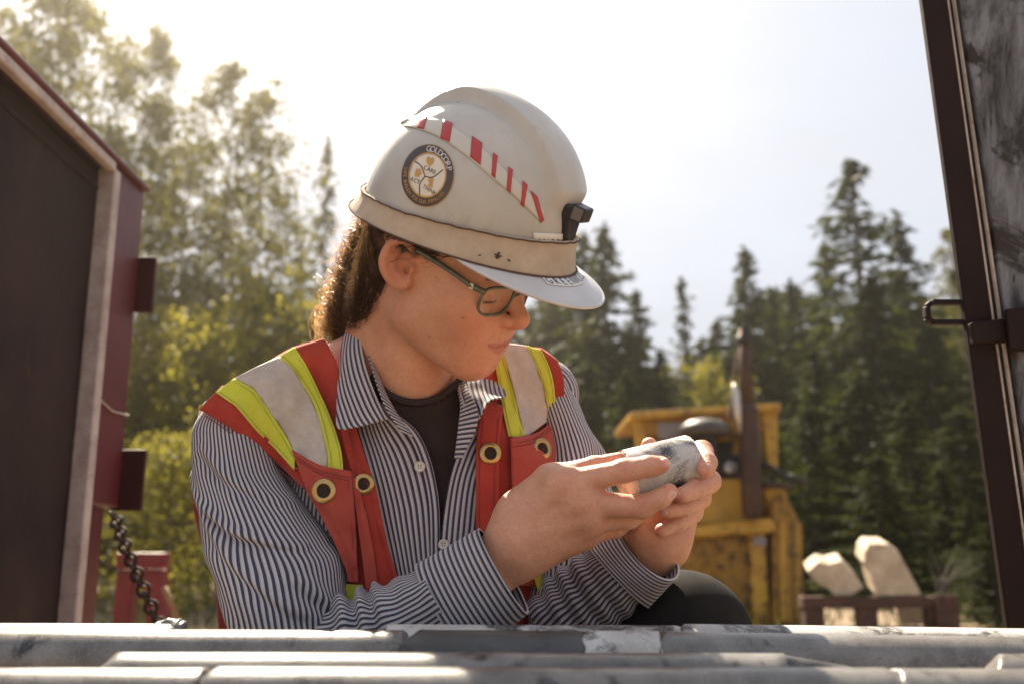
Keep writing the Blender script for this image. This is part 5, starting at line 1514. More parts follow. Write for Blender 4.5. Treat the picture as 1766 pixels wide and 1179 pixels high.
def ridge(U, V, pts, w, h, pw=1.0):
    """a fold: height h along a polyline in (u,v)"""
    pts = np.asarray(pts, float); best = np.full(U.shape, 9.0); tt = np.zeros(U.shape); n = len(pts) - 1
    for i in range(n):
        a, c = pts[i], pts[i + 1]; d = c - a; l2 = d @ d
        t = np.clip(((U - a[0]) * d[0] + (V - a[1]) * d[1]) / l2, 0, 1)
        q = np.hypot(U - a[0] - t * d[0], V - a[1] - t * d[1]); m = q < best
        best[m] = q[m]; tt[m] = ((i + t) / n)[m]
    return h * np.exp(-(best / w) ** 2) * np.sin(np.clip(tt * 1.0 + .0, 0, 1) * np.pi) ** .5
# --- shirt fronts
def frontfold(seed, a=.0016):
    return lambda U, V: a * vnoise(U * 5 + V * 1.2, V * 2.2, seed) + a * .6 * vnoise(U * 11 + V * 3, V * 5, seed + 1)
sR, PR = sheet('shirt_front', [[(560, 650), (560, 740), (590, 860), (640, 1010), (650, 1110)], [(600, 650), (612, 740), (640, 860), (672, 1000), (690, 1110)],
                            [(650, 690), (668, 760), (696, 860), (712, 1000), (722, 1110)], [(664, 700), (722, 752), (752, 850), (757, 985), (765, 1110)]], m_stripe, shirt, .0085, 44, 90, frontfold(3), .001)
sL, PL = sheet('shirt_front', [[(838, 690), (788, 785), (766, 880), (760, 985), (770, 1110)], [(850, 700), (815, 800), (800, 880), (796, 985), (806, 1110)],
                            [(880, 700), (850, 800), (840, 880), (830, 985), (836, 1110)], [(920, 700), (890, 800), (880, 900), (870, 985), (876, 1110)]], m_stripe, shirt, .0125, 44, 90,
             lambda U, V: frontfold(8)(U, V) + .0022 * np.sin(V * 42 + 3 * np.sin(V * 9)) * np.exp(-(U / .08) ** 2), .001)
# placket edges: stitched bands
sheet('placket', [[(650, 694), (706, 752), (738, 850), (744, 985), (752, 1110)], [(667, 701), (725, 752), (755, 850), (760, 985), (768, 1110)]], m_stripe, shirt, .0105, 10, 90, None, .0012)
def on_sheet(px, py, off):
    return drape([(px, py)], off)[0]
def ring_button(px, py, off, r, name, parent):
    c = on_sheet(px, py, off); n = c - on_sheet(px, py, off - .006); n = -c / np.linalg.norm(c) * .55 + np.array([0, .25, -.8]) * .45; n /= np.linalg.norm(n)
    mb = MB(); mb.lathe(c2w(c)[0], CW @ n, [(0, 0), (0, r), (.0012, r), (.0018, r * .86), (.0011, r * .70), (.0010, 0)], 20); ob = mb.build(name, m_button, parent, True)
    mb = MB()
    u = np.cross(n, [0, 1, 0]); u /= np.linalg.norm(u); v = np.cross(n, u)
    for a, c2 in ((1, 1), (-1, 1), (1, -1), (-1, -1)):
        q = c + (u * a + v * c2) * r * .22; mb.lathe(c2w(q)[0], CW @ n, [(.0011, 0), (.0011, r * .12), (.0015, r * .10), (.0015, 0)], 8)
    mb.build('thread', m_thread, ob, True)
ring_button(724, 804, .0125, .0058, 'button', shirt)
ring_button(765, 938, .0150, .0055, 'button', shirt)

# --- collar: stand plus two falling leaves, given depth by hand
def free_sheet(name, rows, mat, parent, nu=30, nv=30, thick=.0012, fold=None, uvrot=False):
    """rows of (px,py,depth) control points -> smooth sheet"""
    R = [crom(Carr(np.asarray(r, float)), nu) for r in rows]
    G = np.stack([crom(np.stack([r[i] for r in R]), nv) for i in range(nu)], 1)
    if fold is not None:
        U, V = np.meshgrid(np.linspace(0, 1, nu), np.linspace(0, 1, nv))
        G = G - gnormals(G) * fold(U, V)[..., None] * np.sign((gnormals(G) * G).sum(-1, keepdims=True))
    uv = grid_uv(G)
    if uvrot: uv = uv[:, ::-1]
    ob = mesh_np(name, c2w(G.reshape(-1, 3)), grid_faces(nv, nu)[:, ::-1], mat, parent, uv=uv)
    solid(ob, thick, 0); return ob, G
collar = None
# right leaf (viewer's left): rows from fold line at the neck to the free edge
colR, _ = free_sheet('collar', [
    [(652, 520, 1.150), (630, 545, 1.118), (622, 580, 1.090), (630, 630, 1.060), (652, 690, 1.040), (668, 722, 1.034)],
    [(634, 524, 1.158), (610, 560, 1.118), (602, 610, 1.082), (604, 660, 1.052), (626, 706, 1.034), (648, 728, 1.028)],
    [(616, 535, 1.165), (592, 580, 1.120), (584, 640, 1.080), (581, 700, 1.048), (583, 738, 1.032), (612, 738, 1.026)]], m_stripe_d, shirt, 44, 26, .0014, lambda U, V: .0012 * vnoise(U * 6, V * 3, 5), True)
# inner stand on that side, seen behind the leaf towards the neck
free_sheet('collar_stand', [
    [(655, 522, 1.150), (636, 552, 1.112), (634, 600, 1.078), (646, 650, 1.055), (664, 700, 1.038), (690, 742, 1.030)],
    [(668, 540, 1.145), (652, 575, 1.110), (648, 620, 1.080), (658, 660, 1.060), (680, 705, 1.046), (712, 752, 1.034)]], m_stripe, shirt, 34, 10)
colL, _ = free_sheet('collar', [
    [(800, 640, 1.150), (792, 652, 1.110), (792, 672, 1.085), (800, 700, 1.062), (812, 730, 1.048)],
    [(832, 628, 1.155), (826, 646, 1.112), (820, 668, 1.082), (824, 690, 1.060), (826, 722, 1.046)],
    [(856, 640, 1.150), (862, 660, 1.112), (872, 684, 1.078), (846, 690, 1.054), (832, 712, 1.044)]], m_stripe_d, shirt, 34, 22, .0014, lambda U, V: .0015 * vnoise(U * 6, V * 3, 9), True)
free_sheet('collar_stand', [
    [(793, 648, 1.112), (789, 668, 1.088), (794, 700, 1.064), (790, 740, 1.046), (784, 790, 1.036)],
    [(800, 640, 1.120), (806, 668, 1.080), (822, 700, 1.052), (822, 735, 1.040), (796, 790, 1.030)]], m_stripe, shirt, 30, 10)
# collar round the back of the neck
free_sheet('collar', [
    [(652, 520, 1.150), (668, 500, 1.195), (720, 500, 1.225), (780, 530, 1.215), (800, 600, 1.180), (800, 640, 1.150)],
    [(616, 540, 1.165), (640, 540, 1.225), (720, 545, 1.258), (810, 570, 1.245), (850, 620, 1.200), (856, 640, 1.150)]], m_stripe_d, shirt, 50, 10)

# --- sleeves: lofted rings
def sleeve(name, rings, mat, parent, nu=110, nv=150, fold=None, thick=.001, flip=1):
    """rings: (px,py,depth, ax_px, ay_px, b_m [, bx_px]) centre, half-width vector in the picture, half-depth"""
    A = np.array([list(q) + [0.0] * (9 - len(q)) for q in rings], float)
    c = crom(Carr(A[:, :3]), nv)
    hw = crom(np.stack([A[:, 3] * A[:, 2] / F, -A[:, 4] * A[:, 2] / F, A[:, 6] if A.shape[1] > 6 else A[:, 3] * 0], 1), nv)
    dv = crom(np.stack([A[:, 7] if A.shape[1] > 7 else A[:, 5] * 0, A[:, 8] if A.shape[1] > 8 else A[:, 5] * 0, A[:, 5]], 1), nv)
    a = np.linspace(0, 2 * np.pi, nu + 1)
    G = c[:, None] + np.cos(a)[None, :, None] * hw[:, None] - np.sin(a)[None, :, None] * dv[:, None]
    n = G - c[:, None]; n /= np.linalg.norm(n, axis=2, keepdims=True) + 1e-9
    U, V = np.meshgrid(a / (2 * np.pi), np.linspace(0, 1, nv))
    if fold is not None: G = G + n * fold(U, V)[..., None]
    w = np.linalg.norm(np.diff(G, axis=1), axis=2).sum(1).mean()
    du = np.linalg.norm(np.diff(G, axis=1), axis=2).mean(0); uu = np.concatenate([[0], np.cumsum(du)])
    vv = np.concatenate([[0], np.cumsum(np.linalg.norm(np.diff(c, axis=0), axis=1))])
    uv = np.stack(np.broadcast_arrays(uu[None], vv[:, None]), -1).reshape(-1, 2)
    ob = mesh_np(name, c2w(G.reshape(-1, 3)), grid_faces(nv, nu + 1), mat, parent, uv=uv)
    solid(ob, thick, 0); return ob, G
def per(f):  # periodic noise round the sleeve
    return lambda U, V, *a: f(np.cos(U * 2 * np.pi), np.sin(U * 2 * np.pi), V, *a)
def sleeve_noise(U, V, seed, fu, fv, amp):
    cu, su = np.cos(U * 2 * np.pi), np.sin(U * 2 * np.pi)
    return amp * (vnoise(cu * fu + 7 + V * fv, su * fu + 9 - V * fv * .7, seed) + .5 * vnoise(cu * fu * 2 + 20, su * fu * 2 + 30 + V * fv * 2.2, seed + 1))
# u: 0 right edge, .25 front (towards camera), .5 left edge, .75 back
def foldR(U, V):
    f = sleeve_noise(U, V, 21, 1.6, 2.5, .0032)
    f += ridge(U, V, [(.47, .26), (.40, .37), (.30, .46), (.20, .50), (.10, .53)], .022, .0085)
    f -= ridge(U, V, [(.46, .30), (.38, .42), (.28, .505), (.14, .56)], .025, .0060)
    f += ridge(U, V, [(.46, .34), (.38, .46), (.30, .60), (.20, .72), (.10, .80)], .026, .0062)
    f -= ridge(U, V, [(.44, .40), (.36, .52), (.27, .68), (.16, .80)], .022, .0050)
    f += ridge(U, V, [(.34, .14), (.24, .25), (.14, .33), (.04, .38)], .024, .0055)
    f -= ridge(U, V, [(.36, .19), (.25, .31), (.12, .40)], .022, .0045)
    f += ridge(U, V, [(.22, .58), (.14, .66), (.08, .76), (.04, .84)], .020, .0060)
    f -= ridge(U, V, [(.20, .66), (.12, .74), (.06, .86)], .018, .0045)
    f += ridge(U, V, [(.44, .70), (.36, .80), (.30, .92)], .030, .0040)
    return f
sleeve('sleeve', [(412, 690, 1.105, 50, -8, .045), (398, 722, 1.100, 58, -10, .055), (402, 765, 1.088, 68, 0, .064), (412, 810, 1.075, 73, 4, .066), (437, 865, 1.055, 93, 6, .070),
                  (461, 920, 1.035, 107, 6, .072), (484, 985, 1.012, 114, 4, .074), (498, 1050, .995, 107, 0, .074), (502, 1110, .985, 98, -6, .070), (520, 1165, .985, 90, -30, .062)],
       m_stripe, shirt, 150, 190, foldR)
def foldF(U, V):
    f = sleeve_noise(U, V, 31, 1.8, 5, .0030)
    f += .0052 * np.sin(V * 38 + 1.6 * np.sin(U * 6.28 * 2) + 1.5 * np.sin(V * 11)) * np.clip(np.sin(np.pi * np.clip((V - .05) / .83, 0, 1)), 0, 1)
    return f
sleeve('forearm_sleeve', [(500, 1165, 1.00, 40, 90, .060), (560, 1135, .985, 30, 88, .058), (630, 1108, .965, 24, 84, .056), (690, 1085, .948, 30, 80, .052), (740, 1062, .934, 40, 74, .048), (772, 1042, .925, 42, 64, .038)],
       m_stripe, shirt, 120, 130, foldF)
sleeve('cuff', [(766, 1050, .928, 48, 72, .040, -.004), (800, 1028, .920, 46, 73, .0405, -.004), (838, 1003, .912, 44, 72, .0405, -.004), (868, 983, .906, 43, 69, .039, -.004)],
       m_stripe_v, shirt, 110, 40, lambda U, V: .0008 * vnoise(U * 9, V * 2, 41) + .0012 * np.clip((.15 - V) / .15, 0, 1), .0022)
def foldL(U, V):
    return sleeve_noise(U, V, 51, 1.8, 4, .0030) + .0040 * np.sin(V * 26 + 2.2 * np.sin(U * 12.6)) * np.clip(np.sin(np.pi * V), 0, 1)
sleeve('sleeve', [(942, 650, 1.185, 38, 6, .045), (962, 700, 1.170, 44, 8, .050), (978, 750, 1.155, 46, 8, .052), (988, 800, 1.140, 50, 8, .055), (992, 870, 1.115, 58, 6, .056), (985, 960, 1.09, 66, 4, .058), (975, 1050, 1.07, 70, -6, .058), (975, 1110, 1.065, 66, -20, .05)],
       m_stripe, shirt, 110, 130, foldL)
def foldLF(U, V):
    return sleeve_noise(U, V, 61, 1.8, 4, .0030) +   .0032 * np.sin(V * 30 + 1.6 * np.sin(U * 6.28 + 1)) * np.clip(np.sin(np.pi * np.clip(V / .95, 0, 1)), 0, 1)
sleeve('forearm_sleeve', [(950, 1095, 1.075, 46, 64, .056), (985, 1060, 1.050, 46, 64, .054), (1020, 1030, 1.022, 46, 62, .050), (1050, 1002, .998, 46, 56, .046), (1070, 986, .984, 43, 45, .039)],
       m_stripe, shirt, 110, 110, foldLF)
sleeve('cuff', [(1066, 992, .986, 50, 48, .042, -.006), (1085, 974, .976, 50, 42, .042, -.008), (1103, 956, .968, 49, 34, .042, -.010, 0, .010), (1118, 940, .962, 47, 26, .041, -.012, 0, .018)],
       m_stripe_v, shirt, 110, 40, lambda U, V: .0008 * vnoise(U * 9, V * 2, 71) + .0012 * np.clip((.15 - V) / .15, 0, 1), .0022)

# --- trousers and boots
V, Q = surface(LEGS, LEG_LO, LEG_HI, .008); V = relax(V, Q, 2, .4)
trousers = mesh_np('trousers', c2w(V), Q[:, ::-1], m_trouser, person)
m_boot = worn('boot_leather', (.035, .022, .014), (.06, .038, .024), None, 30, .6, 0, .2)
for ank, toe in ((ANK_L, TOE_L), (ANK_R, TOE_R)):
    bt = Field(); up = np.array([0, cp, sp]) * .09
    heel = toe + (ank - toe) * 1.15
    heel = w2c(c2w(heel) * [1, 1, 0] + [0, 0, .055])[0]
    bt.u(rcone(heel, toe, .052, .044)); bt.u(rcone(heel, ank + up, .052, .058), .03)
    lo, hi = np.minimum(np.minimum(ank, toe), heel) - .14, np.maximum(np.maximum(ank, toe), heel) + .18
    V, Q = surface(bt, lo, hi, .008); Wv = c2w(V); Wv[:, 2] = np.maximum(Wv[:, 2], .002)
    bo = mesh_np('boot', Wv, Q[:, ::-1], m_boot, person)

# --- safety vest
vest = mesh_np('vest', np.zeros((0, 3)), [], None, person) if False else None
V, Q = surface(lambda P: BODYF(P) - .011, TLO + np.array([-.0, 0, 0]), THI, .0045); V = relax(V, Q, 2, .4)
xx, yy = pxof(V)
k = (V[:, 2] > 1.155) & (yy > 612) & (xx < 945 - .12 * np.maximum(700 - yy, 0)) & (xx > 400) & ~((V[:, 2] < 1.21) & (np.abs(xx - 720) < 95) & (yy < 640))
Q = Q[k[Q].all(1)]; used = np.unique(Q); rm = np.full(len(V), -1); rm[used] = np.arange(len(used))
vest = mesh_np('vest', c2w(V[used]), rm[Q][:, ::-1], m_vest, person); solid(vest, .002, 0)
# loose side of the vest hanging behind the right arm
free_sheet('side_panel', [
    [(352, 712, 1.125), (372, 730, 1.10), (420, 740, 1.09)], [(338, 780, 1.150), (372, 800, 1.14), (430, 800, 1.13)], [(334, 860, 1.150), (372, 870, 1.14), (440, 870, 1.13)],
    [(346, 930, 1.15), (390, 940, 1.13), (460, 940, 1.12)], [(370, 1000, 1.145), (410, 1010, 1.12), (470, 1010, 1.11)], [(374, 1090, 1.14), (410, 1090, 1.12), (480, 1090, 1.10)]], m_vest, vest, 16, 50, .002,
    lambda U, V: .004 * vnoise(U * 3, V * 7, 81))
vf = lambda seed, a=.0014: (lambda U, V: 1.5 * a * vnoise(U * 2.5 + V * 1.5, V * 5, seed) + a * .8 * vnoise(U * 5 - V * 3, V * 11, seed + 1) + a * .35 * vnoise(U * 11 + V * 8, V * 24, seed + 2))
B0 = [(343, 716), (372, 722), (413, 748), (474, 794), (525, 842), (553, 888), (581, 943), (600, 985), (606, 1100)]
B1 = [(372, 676), (392, 690), (409, 703), (441, 741), (474, 773), (507, 810)]
B2 = [(404, 652), (426, 664), (444, 678), (474, 722), (492, 750), (510, 784)]
B3 = [(482, 614), (500, 632), (516, 654), (544, 703), (563, 775), (566, 812)]
B4 = [(508, 598), (528, 630), (544, 661), (572, 724), (588, 775), (592, 816)]
B5 = [(560, 584), (578, 620), (590, 670), (606, 735), (628, 800), (642, 838), (665, 937), (690, 1018), (704, 1110)]
OV = .0165
pan, _ = sheet('front_panel', [[(350, 700), (372, 720), (413, 747), (474, 793), (525, 841), (553, 887), (581, 942), (600, 985), (608, 1110)],
                    [(440, 640), (475, 670), (510, 730), (540, 790), (570, 850), (590, 900), (610, 960), (625, 1010), (640, 1110)],
                    [(500, 602), (530, 640), (560, 710), (590, 780), (610, 840), (625, 900), (645, 960), (660, 1010), (675, 1110)], B5], m_vest, vest, OV, 40, 110, vf(91), .002)
sheet('shoulder_edge', [[(343, 706), (362, 716), (413, 748), (474, 794), (526, 843)], [(362, 686), (386, 692), (428, 722), (476, 770), (522, 822)], [(384, 664), (404, 684), (446, 722), (484, 762), (512, 806)]], m_vest, vest, .0235, 14, 60, vf(97, .001), .0016)
lime1, _ = sheet('reflective_tape', [B1, [(a[0] * .5 + c[0] * .5, a[1] * .5 + c[1] * .5) for a, c in zip(B1, B2)], B2], m_lime, vest, .0262, 10, 60, vf(99, .0014), .0008)
sheet('reflective_tape', [B2, [(a[0] * .5 + c[0] * .5 - 2, a[1] * .5 + c[1] * .5) for a, c in zip(B2, B3)], B3], m_silver, vest, .0255, 20, 60, vf(101, .0022), .0008)
sheet('reflective_tape', [B3, B4], m_lime, vest, .0262, 8, 60, vf(103, .0012), .0008)
pk, _ = sheet('pocket', [[(503, 774), (528, 842), (553, 888), (581, 943), (598, 986), (599, 1002)], [(550, 800), (562, 850), (580, 900), (596, 950), (604, 990), (606, 1003)], [(606, 812), (610, 860), (613, 910), (615, 960), (617, 990), (617, 1003)]], m_vest_pocket, vest, .0290, 24, 60, vf(105, .0016), .002)
pl, _ = sheet('placket', [[(584, 690), (592, 760), (606, 812), (618, 900), (634, 1000), (648, 1110)], [(612, 730), (634, 800), (648, 838), (668, 937), (692, 1018), (706, 1110)]], m_vest, vest, .0235, 14, 90, vf(107, .0010), .002)
sheet('placket_flap', [[(607, 815), (612, 870), (622, 940), (630, 1010), (634, 1110)], [(622, 850), (634, 900), (644, 950), (652, 1020), (660, 1110)]], m_vest_pocket, vest, .0275, 10, 70, vf(109, .001), .0016)
sheet('reflective_tape', [[(592, 1006), (600, 1110)], [(626, 1008), (634, 1110)]], m_lime, vest, .0225, 8, 20, None, .0008)
# left side
sheet('front_panel', [[(826, 640), (828, 700), (822, 745), (821, 850), (822, 920), (830, 1110)], [(868, 612), (874, 700), (878, 752), (880, 850), (884, 950), (890, 1110)], [(925, 600), (922, 680), (922, 740), (925, 820), (930, 950), (930, 1110)],
                    [(958, 618), (970, 650), (968, 690), (962, 780), (960, 900), (966, 1110)]], m_vest, vest, OV + .001, 36, 110, vf(111), .002)
L1 = [(848, 596), (856, 640), (866, 700), (877, 752)]; L2 = [(862, 590), (882, 655), (895, 710), (906, 754)]; L3 = [(908, 596), (930, 645), (942, 690), (950, 722)]; L4 = [(934, 604), (950, 640), (957, 680), (958, 722)]
sheet('reflective_tape', [L1, L2], m_lime, vest, .0225, 10, 50, vf(113), .0008)
sheet('reflective_tape', [L2, L3], m_silver, vest, .0232, 16, 50, vf(115, .0018), .0008)
sheet('reflective_tape', [L3, L4], m_lime, vest, .0228, 8, 50, vf(117, .001), .0008)
sheet('shoulder_edge', [[(932, 600), (950, 640), (956, 690), (956, 740)], [(962, 622), (972, 655), (971, 700), (964, 780)]], m_vest, vest, .0195, 10, 50, None, .0016)
sheet('pocket', [[(881, 754), (884, 850), (890, 950), (896, 1010)], [(925, 746), (926, 850), (928, 950), (930, 1010)], [(956, 722), (960, 780), (961, 880), (962, 1010)]], m_vest_pocket, vest, .0268, 20, 60, vf(119, .0016), .002)
sheet('placket', [[(838, 690), (828, 720), (822, 760), (821, 850), (822, 940), (830, 1110)], [(868, 700), (862, 760), (860, 850), (862, 940), (870, 1110)]], m_vest, vest, .0240, 12, 80, vf(121, .001), .002)
sheet('reflective_tape', [[(914, 975), (930, 1030), (940, 1110)], [(926, 970), (942, 1020), (952, 1110)]], m_lime, vest, .0300, 6, 30, None, .0008)
sheet('reflective_tape', [[(926, 970), (942, 1020), (952, 1110)], [(946, 962), (966, 1010), (980, 1110)]], m_silver, vest, .0300, 8, 30, None, .0008)
def grommet(px, py, off, r, sq=1.0, name='grommet'):
    c = on_sheet(px, py, off); e = 3.0
    p = [on_sheet(px + a, py + b_, off) for a, b_ in ((e, 0), (-e, 0), (0, e), (0, -e))]
    n = np.cross(p[0] - p[1], p[2] - p[3]); n /= np.linalg.norm(n)
    if n @ c > 0: n = -n
    n = n * .6 + (-c / np.linalg.norm(c)) * .4; n /= np.linalg.norm(n)
    mb = MB(); mb.lathe(c2w(c)[0], CW @ n, [(-.002, r), (.0008, r), (.0014, r * .95), (.0016, r * .78), (.0022, r * .70), (.0018, r * .58), (.0006, r * .52), (-.0030, r * .50)], 28)
    g = mb.build(name, m_brass, vest, True)
    mb = MB(); mb.lathe(c2w(c + n * .0005)[0], CW @ n, [(0, 0), (0, r * .53)], 20); mb.build('hole', m_tee, g)
grommet(558.5, 846, .0302, .0128); grommet(627.5, 834, .0250, .0110); grommet(845.5, 781, .0258, .0118); grommet(935, 773, .0284, .0118)
grommet(663, 1042, .026, .0060, name='snap')

# --- stitching along the edges of the vest
m_st = flat('vest_thread', (.22, .03, .025), .9); m_stl = flat('tape_thread', (.36, .40, .06), .9)
def stitch(line, off, mat, parent=None, r=.00042):
    p = crom(np.c_[np.asarray(line, float)[:, :2], np.zeros(len(line))], 50)[:, :2]
    mb = MB(); mb.tube([Vector(q) for q in c2w(drape(p, off))], r, 5); mb.build('seam', mat, parent or vest, True)
sh = lambda L, dx, dy=0: [(x + dx, y + dy) for x, y in L]
for L, o, m in ((sh(B1, 5, -2), .0272, m_stl), (sh(B2, -5, 3), .0272, m_stl), (sh(B3, 5, -2), .0272, m_stl), (sh(B4, -4, 1), .0272, m_stl), (sh(B5, -6, 3)[3:], .0252, m_st),
                ([(592, 700), (612, 800), (628, 900), (644, 1000), (656, 1090)], .0252, m_st), ([(510, 786), (550, 810), (602, 822)], .0305, m_st), ([(512, 792), (552, 816), (602, 828)], .0305, m_st),
                ([(600, 830), (606, 900), (610, 985)], .0305, m_st), ([(354, 716), (413, 756), (470, 799), (520, 843)], .0240, m_st), (sh(L1, 5), .0235, m_stl), (sh(L2, -5), .0235, m_stl), (sh(L3, 4), .0240, m_stl), (sh(L4, -3), .0238, m_stl),
                ([(834, 720), (828, 800), (827, 900), (832, 1000)], .0256, m_st), ([(860, 720), (854, 800), (853, 900), (858, 1000)], .0256, m_st), ([(884, 764), (920, 756), (952, 733)], .0284, m_st), ([(884, 770), (920, 762), (952, 739)], .0284, m_st)):
    stitch(L, o, m)
# ================================================================== HAIR, HELD CORE
m_hair, nt, b = newmat('hair')
hc = ramp(nt, noise(nt, 60, 4, .6), [(.3, (.014, .0065, .0045)), (.7, (.036, .016, .010))])
nt.links.new(hc, b.inputs['Base Color']); b.inputs['Roughness'].default_value = .38; b.inputs['Specular IOR Level'].default_value = .5
tl = N(nt, 'ShaderNodeBsdfTranslucent'); tl.inputs['Color'].default_value = (.66, .36, .15, 1)
mx = N(nt, 'ShaderNodeMixShader'); mx.inputs[0].default_value = .10; hair_mx = mx
nt.links.new(b.outputs[0], mx.inputs[1]); nt.links.new(tl.outputs[0], mx.inputs[2]); nt.links.new(mx.outputs[0], nt.nodes['Material Output'].inputs['Surface'])
HAIRC = crom(Carr([(694, 368, 1.120), (668, 398, 1.140), (640, 446, 1.155), (622, 498, 1.168), (602, 540, 1.178), (582, 572, 1.185)]), 60)
HAIRR = np.interp(np.linspace(0, 1, 60), [0, .25, .5, .7, .85, 1], [.030, .030, .027, .025, .022, .010])
hf_ = Field()
for i in range(0, 59, 4):
    hf_.u(rcone(HAIRC[i], HAIRC[min(i + 4, 59)], HAIRR[i] * .66, HAIRR[min(i + 4, 59)] * .66), .01)
hf_.u(rc((674, 392, 1.055, 22), (652, 470, 1.062, 22)), .02)
hf_.u(rc((652, 470, 1.062, 22), (628, 545, 1.112, 15)), .02)
V, Q = surface(hf_, HAIRC.min(0) - .05, HAIRC.max(0) + .05, .003); V = relax(V, Q, 2)
V = V + .0016 * np.stack([vnoise(V[:, 0] * 220, V[:, 1] * 60, 131), vnoise(V[:, 1] * 60, V[:, 2] * 220, 132), vnoise(V[:, 0] * 220, V[:, 2] * 200, 133)], 1)
hair = mesh_np('hair', c2w(V), Q[:, ::-1], m_hair, person)
def strand_mesh(name, strands, rad, mat, parent):
    """strands (n,k,3) cam -> thin three-sided tubes"""
    S = np.asarray(strands); n, k, _ = S.shape
    T = np.gradient(S, axis=1); T /= np.linalg.norm(T, axis=2, keepdims=True) + 1e-12
    a = np.cross(T, np.array([.3, .5, .8])); a /= np.linalg.norm(a, axis=2, keepdims=True) + 1e-12
    c = np.cross(T, a); taper = np.linspace(1, .35, k)[None, :, None]
    r = rad * rng.uniform(.7, 1.3, (n, 1, 1)) * taper
    q = rng.uniform(0, 3.14, (n, 1, 1)); sd = np.cos(q) * a + np.sin(q) * c
    G = np.stack([S - r * sd, S + r * sd], 2)
    idx = np.arange(n * k * 2).reshape(n, k, 2)
    f = np.stack([idx[:, :-1, 0], idx[:, :-1, 1], idx[:, 1:, 1], idx[:, 1:, 0]], -1).reshape(-1, 4)
    o = mesh_np(name, c2w(G.reshape(-1, 3)), f, mat, parent)
    return o
def hair_strands(HC, HR_, n, curl, lmin, lmax, fly, seed, f_lo=.72):
    r = np.random.default_rng(seed); K = 22; out = []; M = len(HC) - 1
    T = np.gradient(HC, axis=0); T /= np.linalg.norm(T, axis=1, keepdims=True)
    u = np.cross(T, np.array([0, 0, 1.0])); u /= np.linalg.norm(u, axis=1, keepdims=True); w = np.cross(T, u)
    for _ in range(n):
        t0 = r.uniform(0, .78); L = r.uniform(lmin, lmax); t = np.clip(np.linspace(t0, min(t0 + L, 1.06), K), 0, 1.06)
        i = np.clip(t, 0, .999) * M; i0 = i.astype(int); fr = (i - i0)[:, None]; i1 = np.minimum(i0 + 1, M)
        c = HC[i0] * (1 - fr) + HC[i1] * fr + np.maximum(t - 1, 0)[:, None] * (HC[-1] - HC[-8]) * 7
        rad = np.interp(t, np.linspace(0, 1, M + 1), HR_)
        ang = r.uniform(0, 2 * np.pi); f0 = r.uniform(f_lo, 1.04)
        s = np.linspace(0, 1, K); grow = 1 + fly * r.uniform(0, 1) ** 2 * s ** 1.3
        fq, p1, p2 = r.uniform(5, 13), r.uniform(0, 6.3), r.uniform(0, 6.3)
        A = ang + r.normal(0, .5) * s + curl * .5 * np.sin(fq * s + p1) * s
        rr = rad * f0 * grow + curl * .010 * np.sin(fq * 1.3 * s + p2) * s
        out.append(c + (np.cos(A) * rr)[:, None] * u[i0] + (np.sin(A) * rr)[:, None] * w[i0])
    return np.array(out)
strand_mesh('strands', hair_strands(HAIRC, HAIRR, 3800, 1.5, .2, .55, .16, 1), .00028, m_hair, hair)
m_fly = m_hair.copy(); m_fly.name = 'hair_flyaway'
[setattr(n_.inputs[0], 'default_value', .62) for n_ in m_fly.node_tree.nodes if n_.type == 'MIX_SHADER']
strand_mesh('strands', hair_strands(HAIRC, HAIRR * .95, 600, 2.6, .2, .5, .6, 2, .9), .00026, m_fly, hair)
m_hair2 = m_hair.copy(); m_hair2.name = 'hair_shade'; m_hair2.node_tree.nodes['Principled BSDF'].inputs['Roughness'].default_value = .62; m_hair2.node_tree.nodes['Principled BSDF'].inputs['Specular IOR Level'].default_value = .2
HC2 = crom(Carr([(690, 372, 1.045), (668, 408, 1.040), (654, 470, 1.050), (638, 525, 1.080), (618, 562, 1.13)]), 40)
strand_mesh('strands', hair_strands(HC2, np.interp(np.linspace(0, 1, 40), [0, .5, 1], [.026, .024, .013]), 2000, .9, .2, .5, .16, 4), .00024, m_hair2, hair)
def long_wisps(n, seed):
    r = np.random.default_rng(seed); out = []
    for _ in range(n):
        t = r.uniform(.15, .95); c = HAIRC[int(t * 59)]; R = HAIRR[int(t * 59)]; a = r.uniform(2.2, 4.0)
        d = np.array([math.cos(a), math.sin(a), r.normal(0, .5)]); d /= np.linalg.norm(d)
        p0 = c + d * R * .8; l = r.uniform(.012, .034); cu = r.uniform(-1, 1)
        side = np.cross(d, [0, 0, 1.0]); dn = np.array([-.1, -1, .1])
        pts = [p0, p0 + d * l * .6 + side * cu * l * .3 + dn * l * .2, p0 + d * l * .9 + side * cu * l * .2 + dn * l * .9, p0 + d * l * .5 - side * cu * l * .5 + dn * l * 1.5]
        out.append(crom(np.array(pts), 18))
    return np.array(out)
strand_mesh('strands', long_wisps(230, 9), .00022, m_fly, hair)
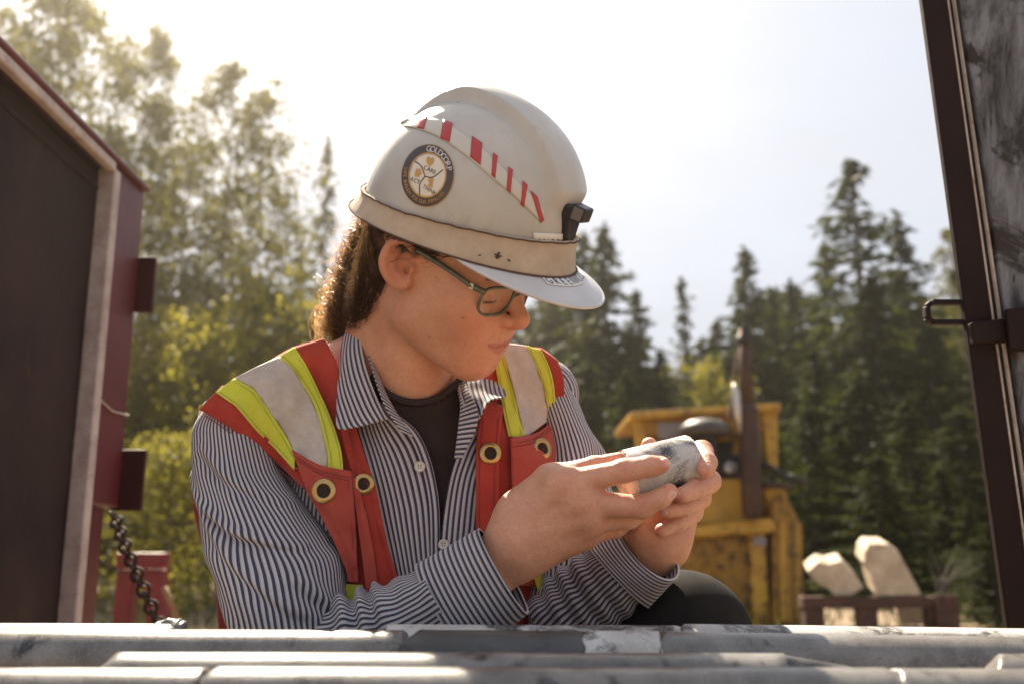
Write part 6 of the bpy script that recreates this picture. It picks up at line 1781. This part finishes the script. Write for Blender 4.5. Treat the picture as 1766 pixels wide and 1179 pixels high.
# short hair lying on the scalp below the hat, combed back from the temple
def scalp_strands(n, seed):
    r = np.random.default_rng(seed); out = []
    h1, h2 = (712, 420), (780, 440)
    for _ in range(n):
        s = r.uniform(-.9, 1.05); px = h1[0] + (h2[0] - h1[0]) * s; py = h1[1] + (h2[1] - h1[1]) * s - r.uniform(-4, 42) - (8 if s < 0 else 0)
        p = from_loc(Hp(px, py, .074))[0]; K = 12; P = []
        d = np.array([-.9, r.uniform(-.35, .12), .25]); d /= np.linalg.norm(d); L = r.uniform(.02, .05); ph_ = r.uniform(0, 6)
        for k in range(K):
            q = p + d * L * k / (K - 1) + np.array([0, .0020 * math.sin(ph_ + k * .6), 0])
            for _i in range(2):
                e = .0008; q0 = q[None]; dd = head_world(np.vstack([q0, q0 + [e, 0, 0], q0 + [0, e, 0], q0 + [0, 0, e]]))
                g = (dd[1:] - dd[0]) / e; q = q - g * (dd[0] - .0012) / (g @ g + 1e-6)
            P.append(q)
        out.append(P)
    return np.array(out)
strand_mesh('strands', scalp_strands(420, 3), .00032, m_hair, hair)
wisps = []
for i in range(26):
    a = (rnd.uniform(718, 772), rnd.uniform(424, 442)); l = rnd.uniform(14, 40)
    pts = [(a[0], a[1] - 6, .0745), (a[0] + l * .35, a[1] + l * .25, .0755), (a[0] + l * rnd.uniform(.2, .8), a[1] + l * rnd.uniform(.5, .9), .0765)]
    wisps.append(crom(np.array([from_loc(Hp(*p))[0] for p in pts]), 10))
strand_mesh('strands', wisps, .00014, m_hair, hair)

ca, cb = c2w(C(1076, 822, .918))[0], c2w(C(1190, 794, .943))[0]
ax = Vector(cb - ca); L = ax.length
V, Fq = core_mesh(L, .0246, .003, .002, 5)
held = mesh_np('rock_core', V - np.array([L / 2, 0, 0]), Fq, m_corew)
held.matrix_world = Matrix.Translation(Vector((ca + cb) / 2)) @ ax.to_track_quat('X', 'Z').to_matrix().to_4x4()
tag(held, 'short pale drill core with dark blotches held up between both hands', 'drill core')
# stool under the person
st = thing('crate', (hipc[0], hipc[1] + .02, 0), 'low wooden crate used as a seat behind the table', 'crate')
for i in range(4):
    mb = MB(); mb.box(hipc[0] - .20, hipc[0] + .20, hipc[1] - .15 + i * .088, hipc[1] - .15 + i * .088 + .08, .225, .245); mb.build('slat', m_tray, st)
for x in (-.19, .17):
    mb = MB(); mb.box(hipc[0] + x, hipc[0] + x + .02, hipc[1] - .15, hipc[1] + .194, 0, .224); mb.build('side_board', m_tray, st)
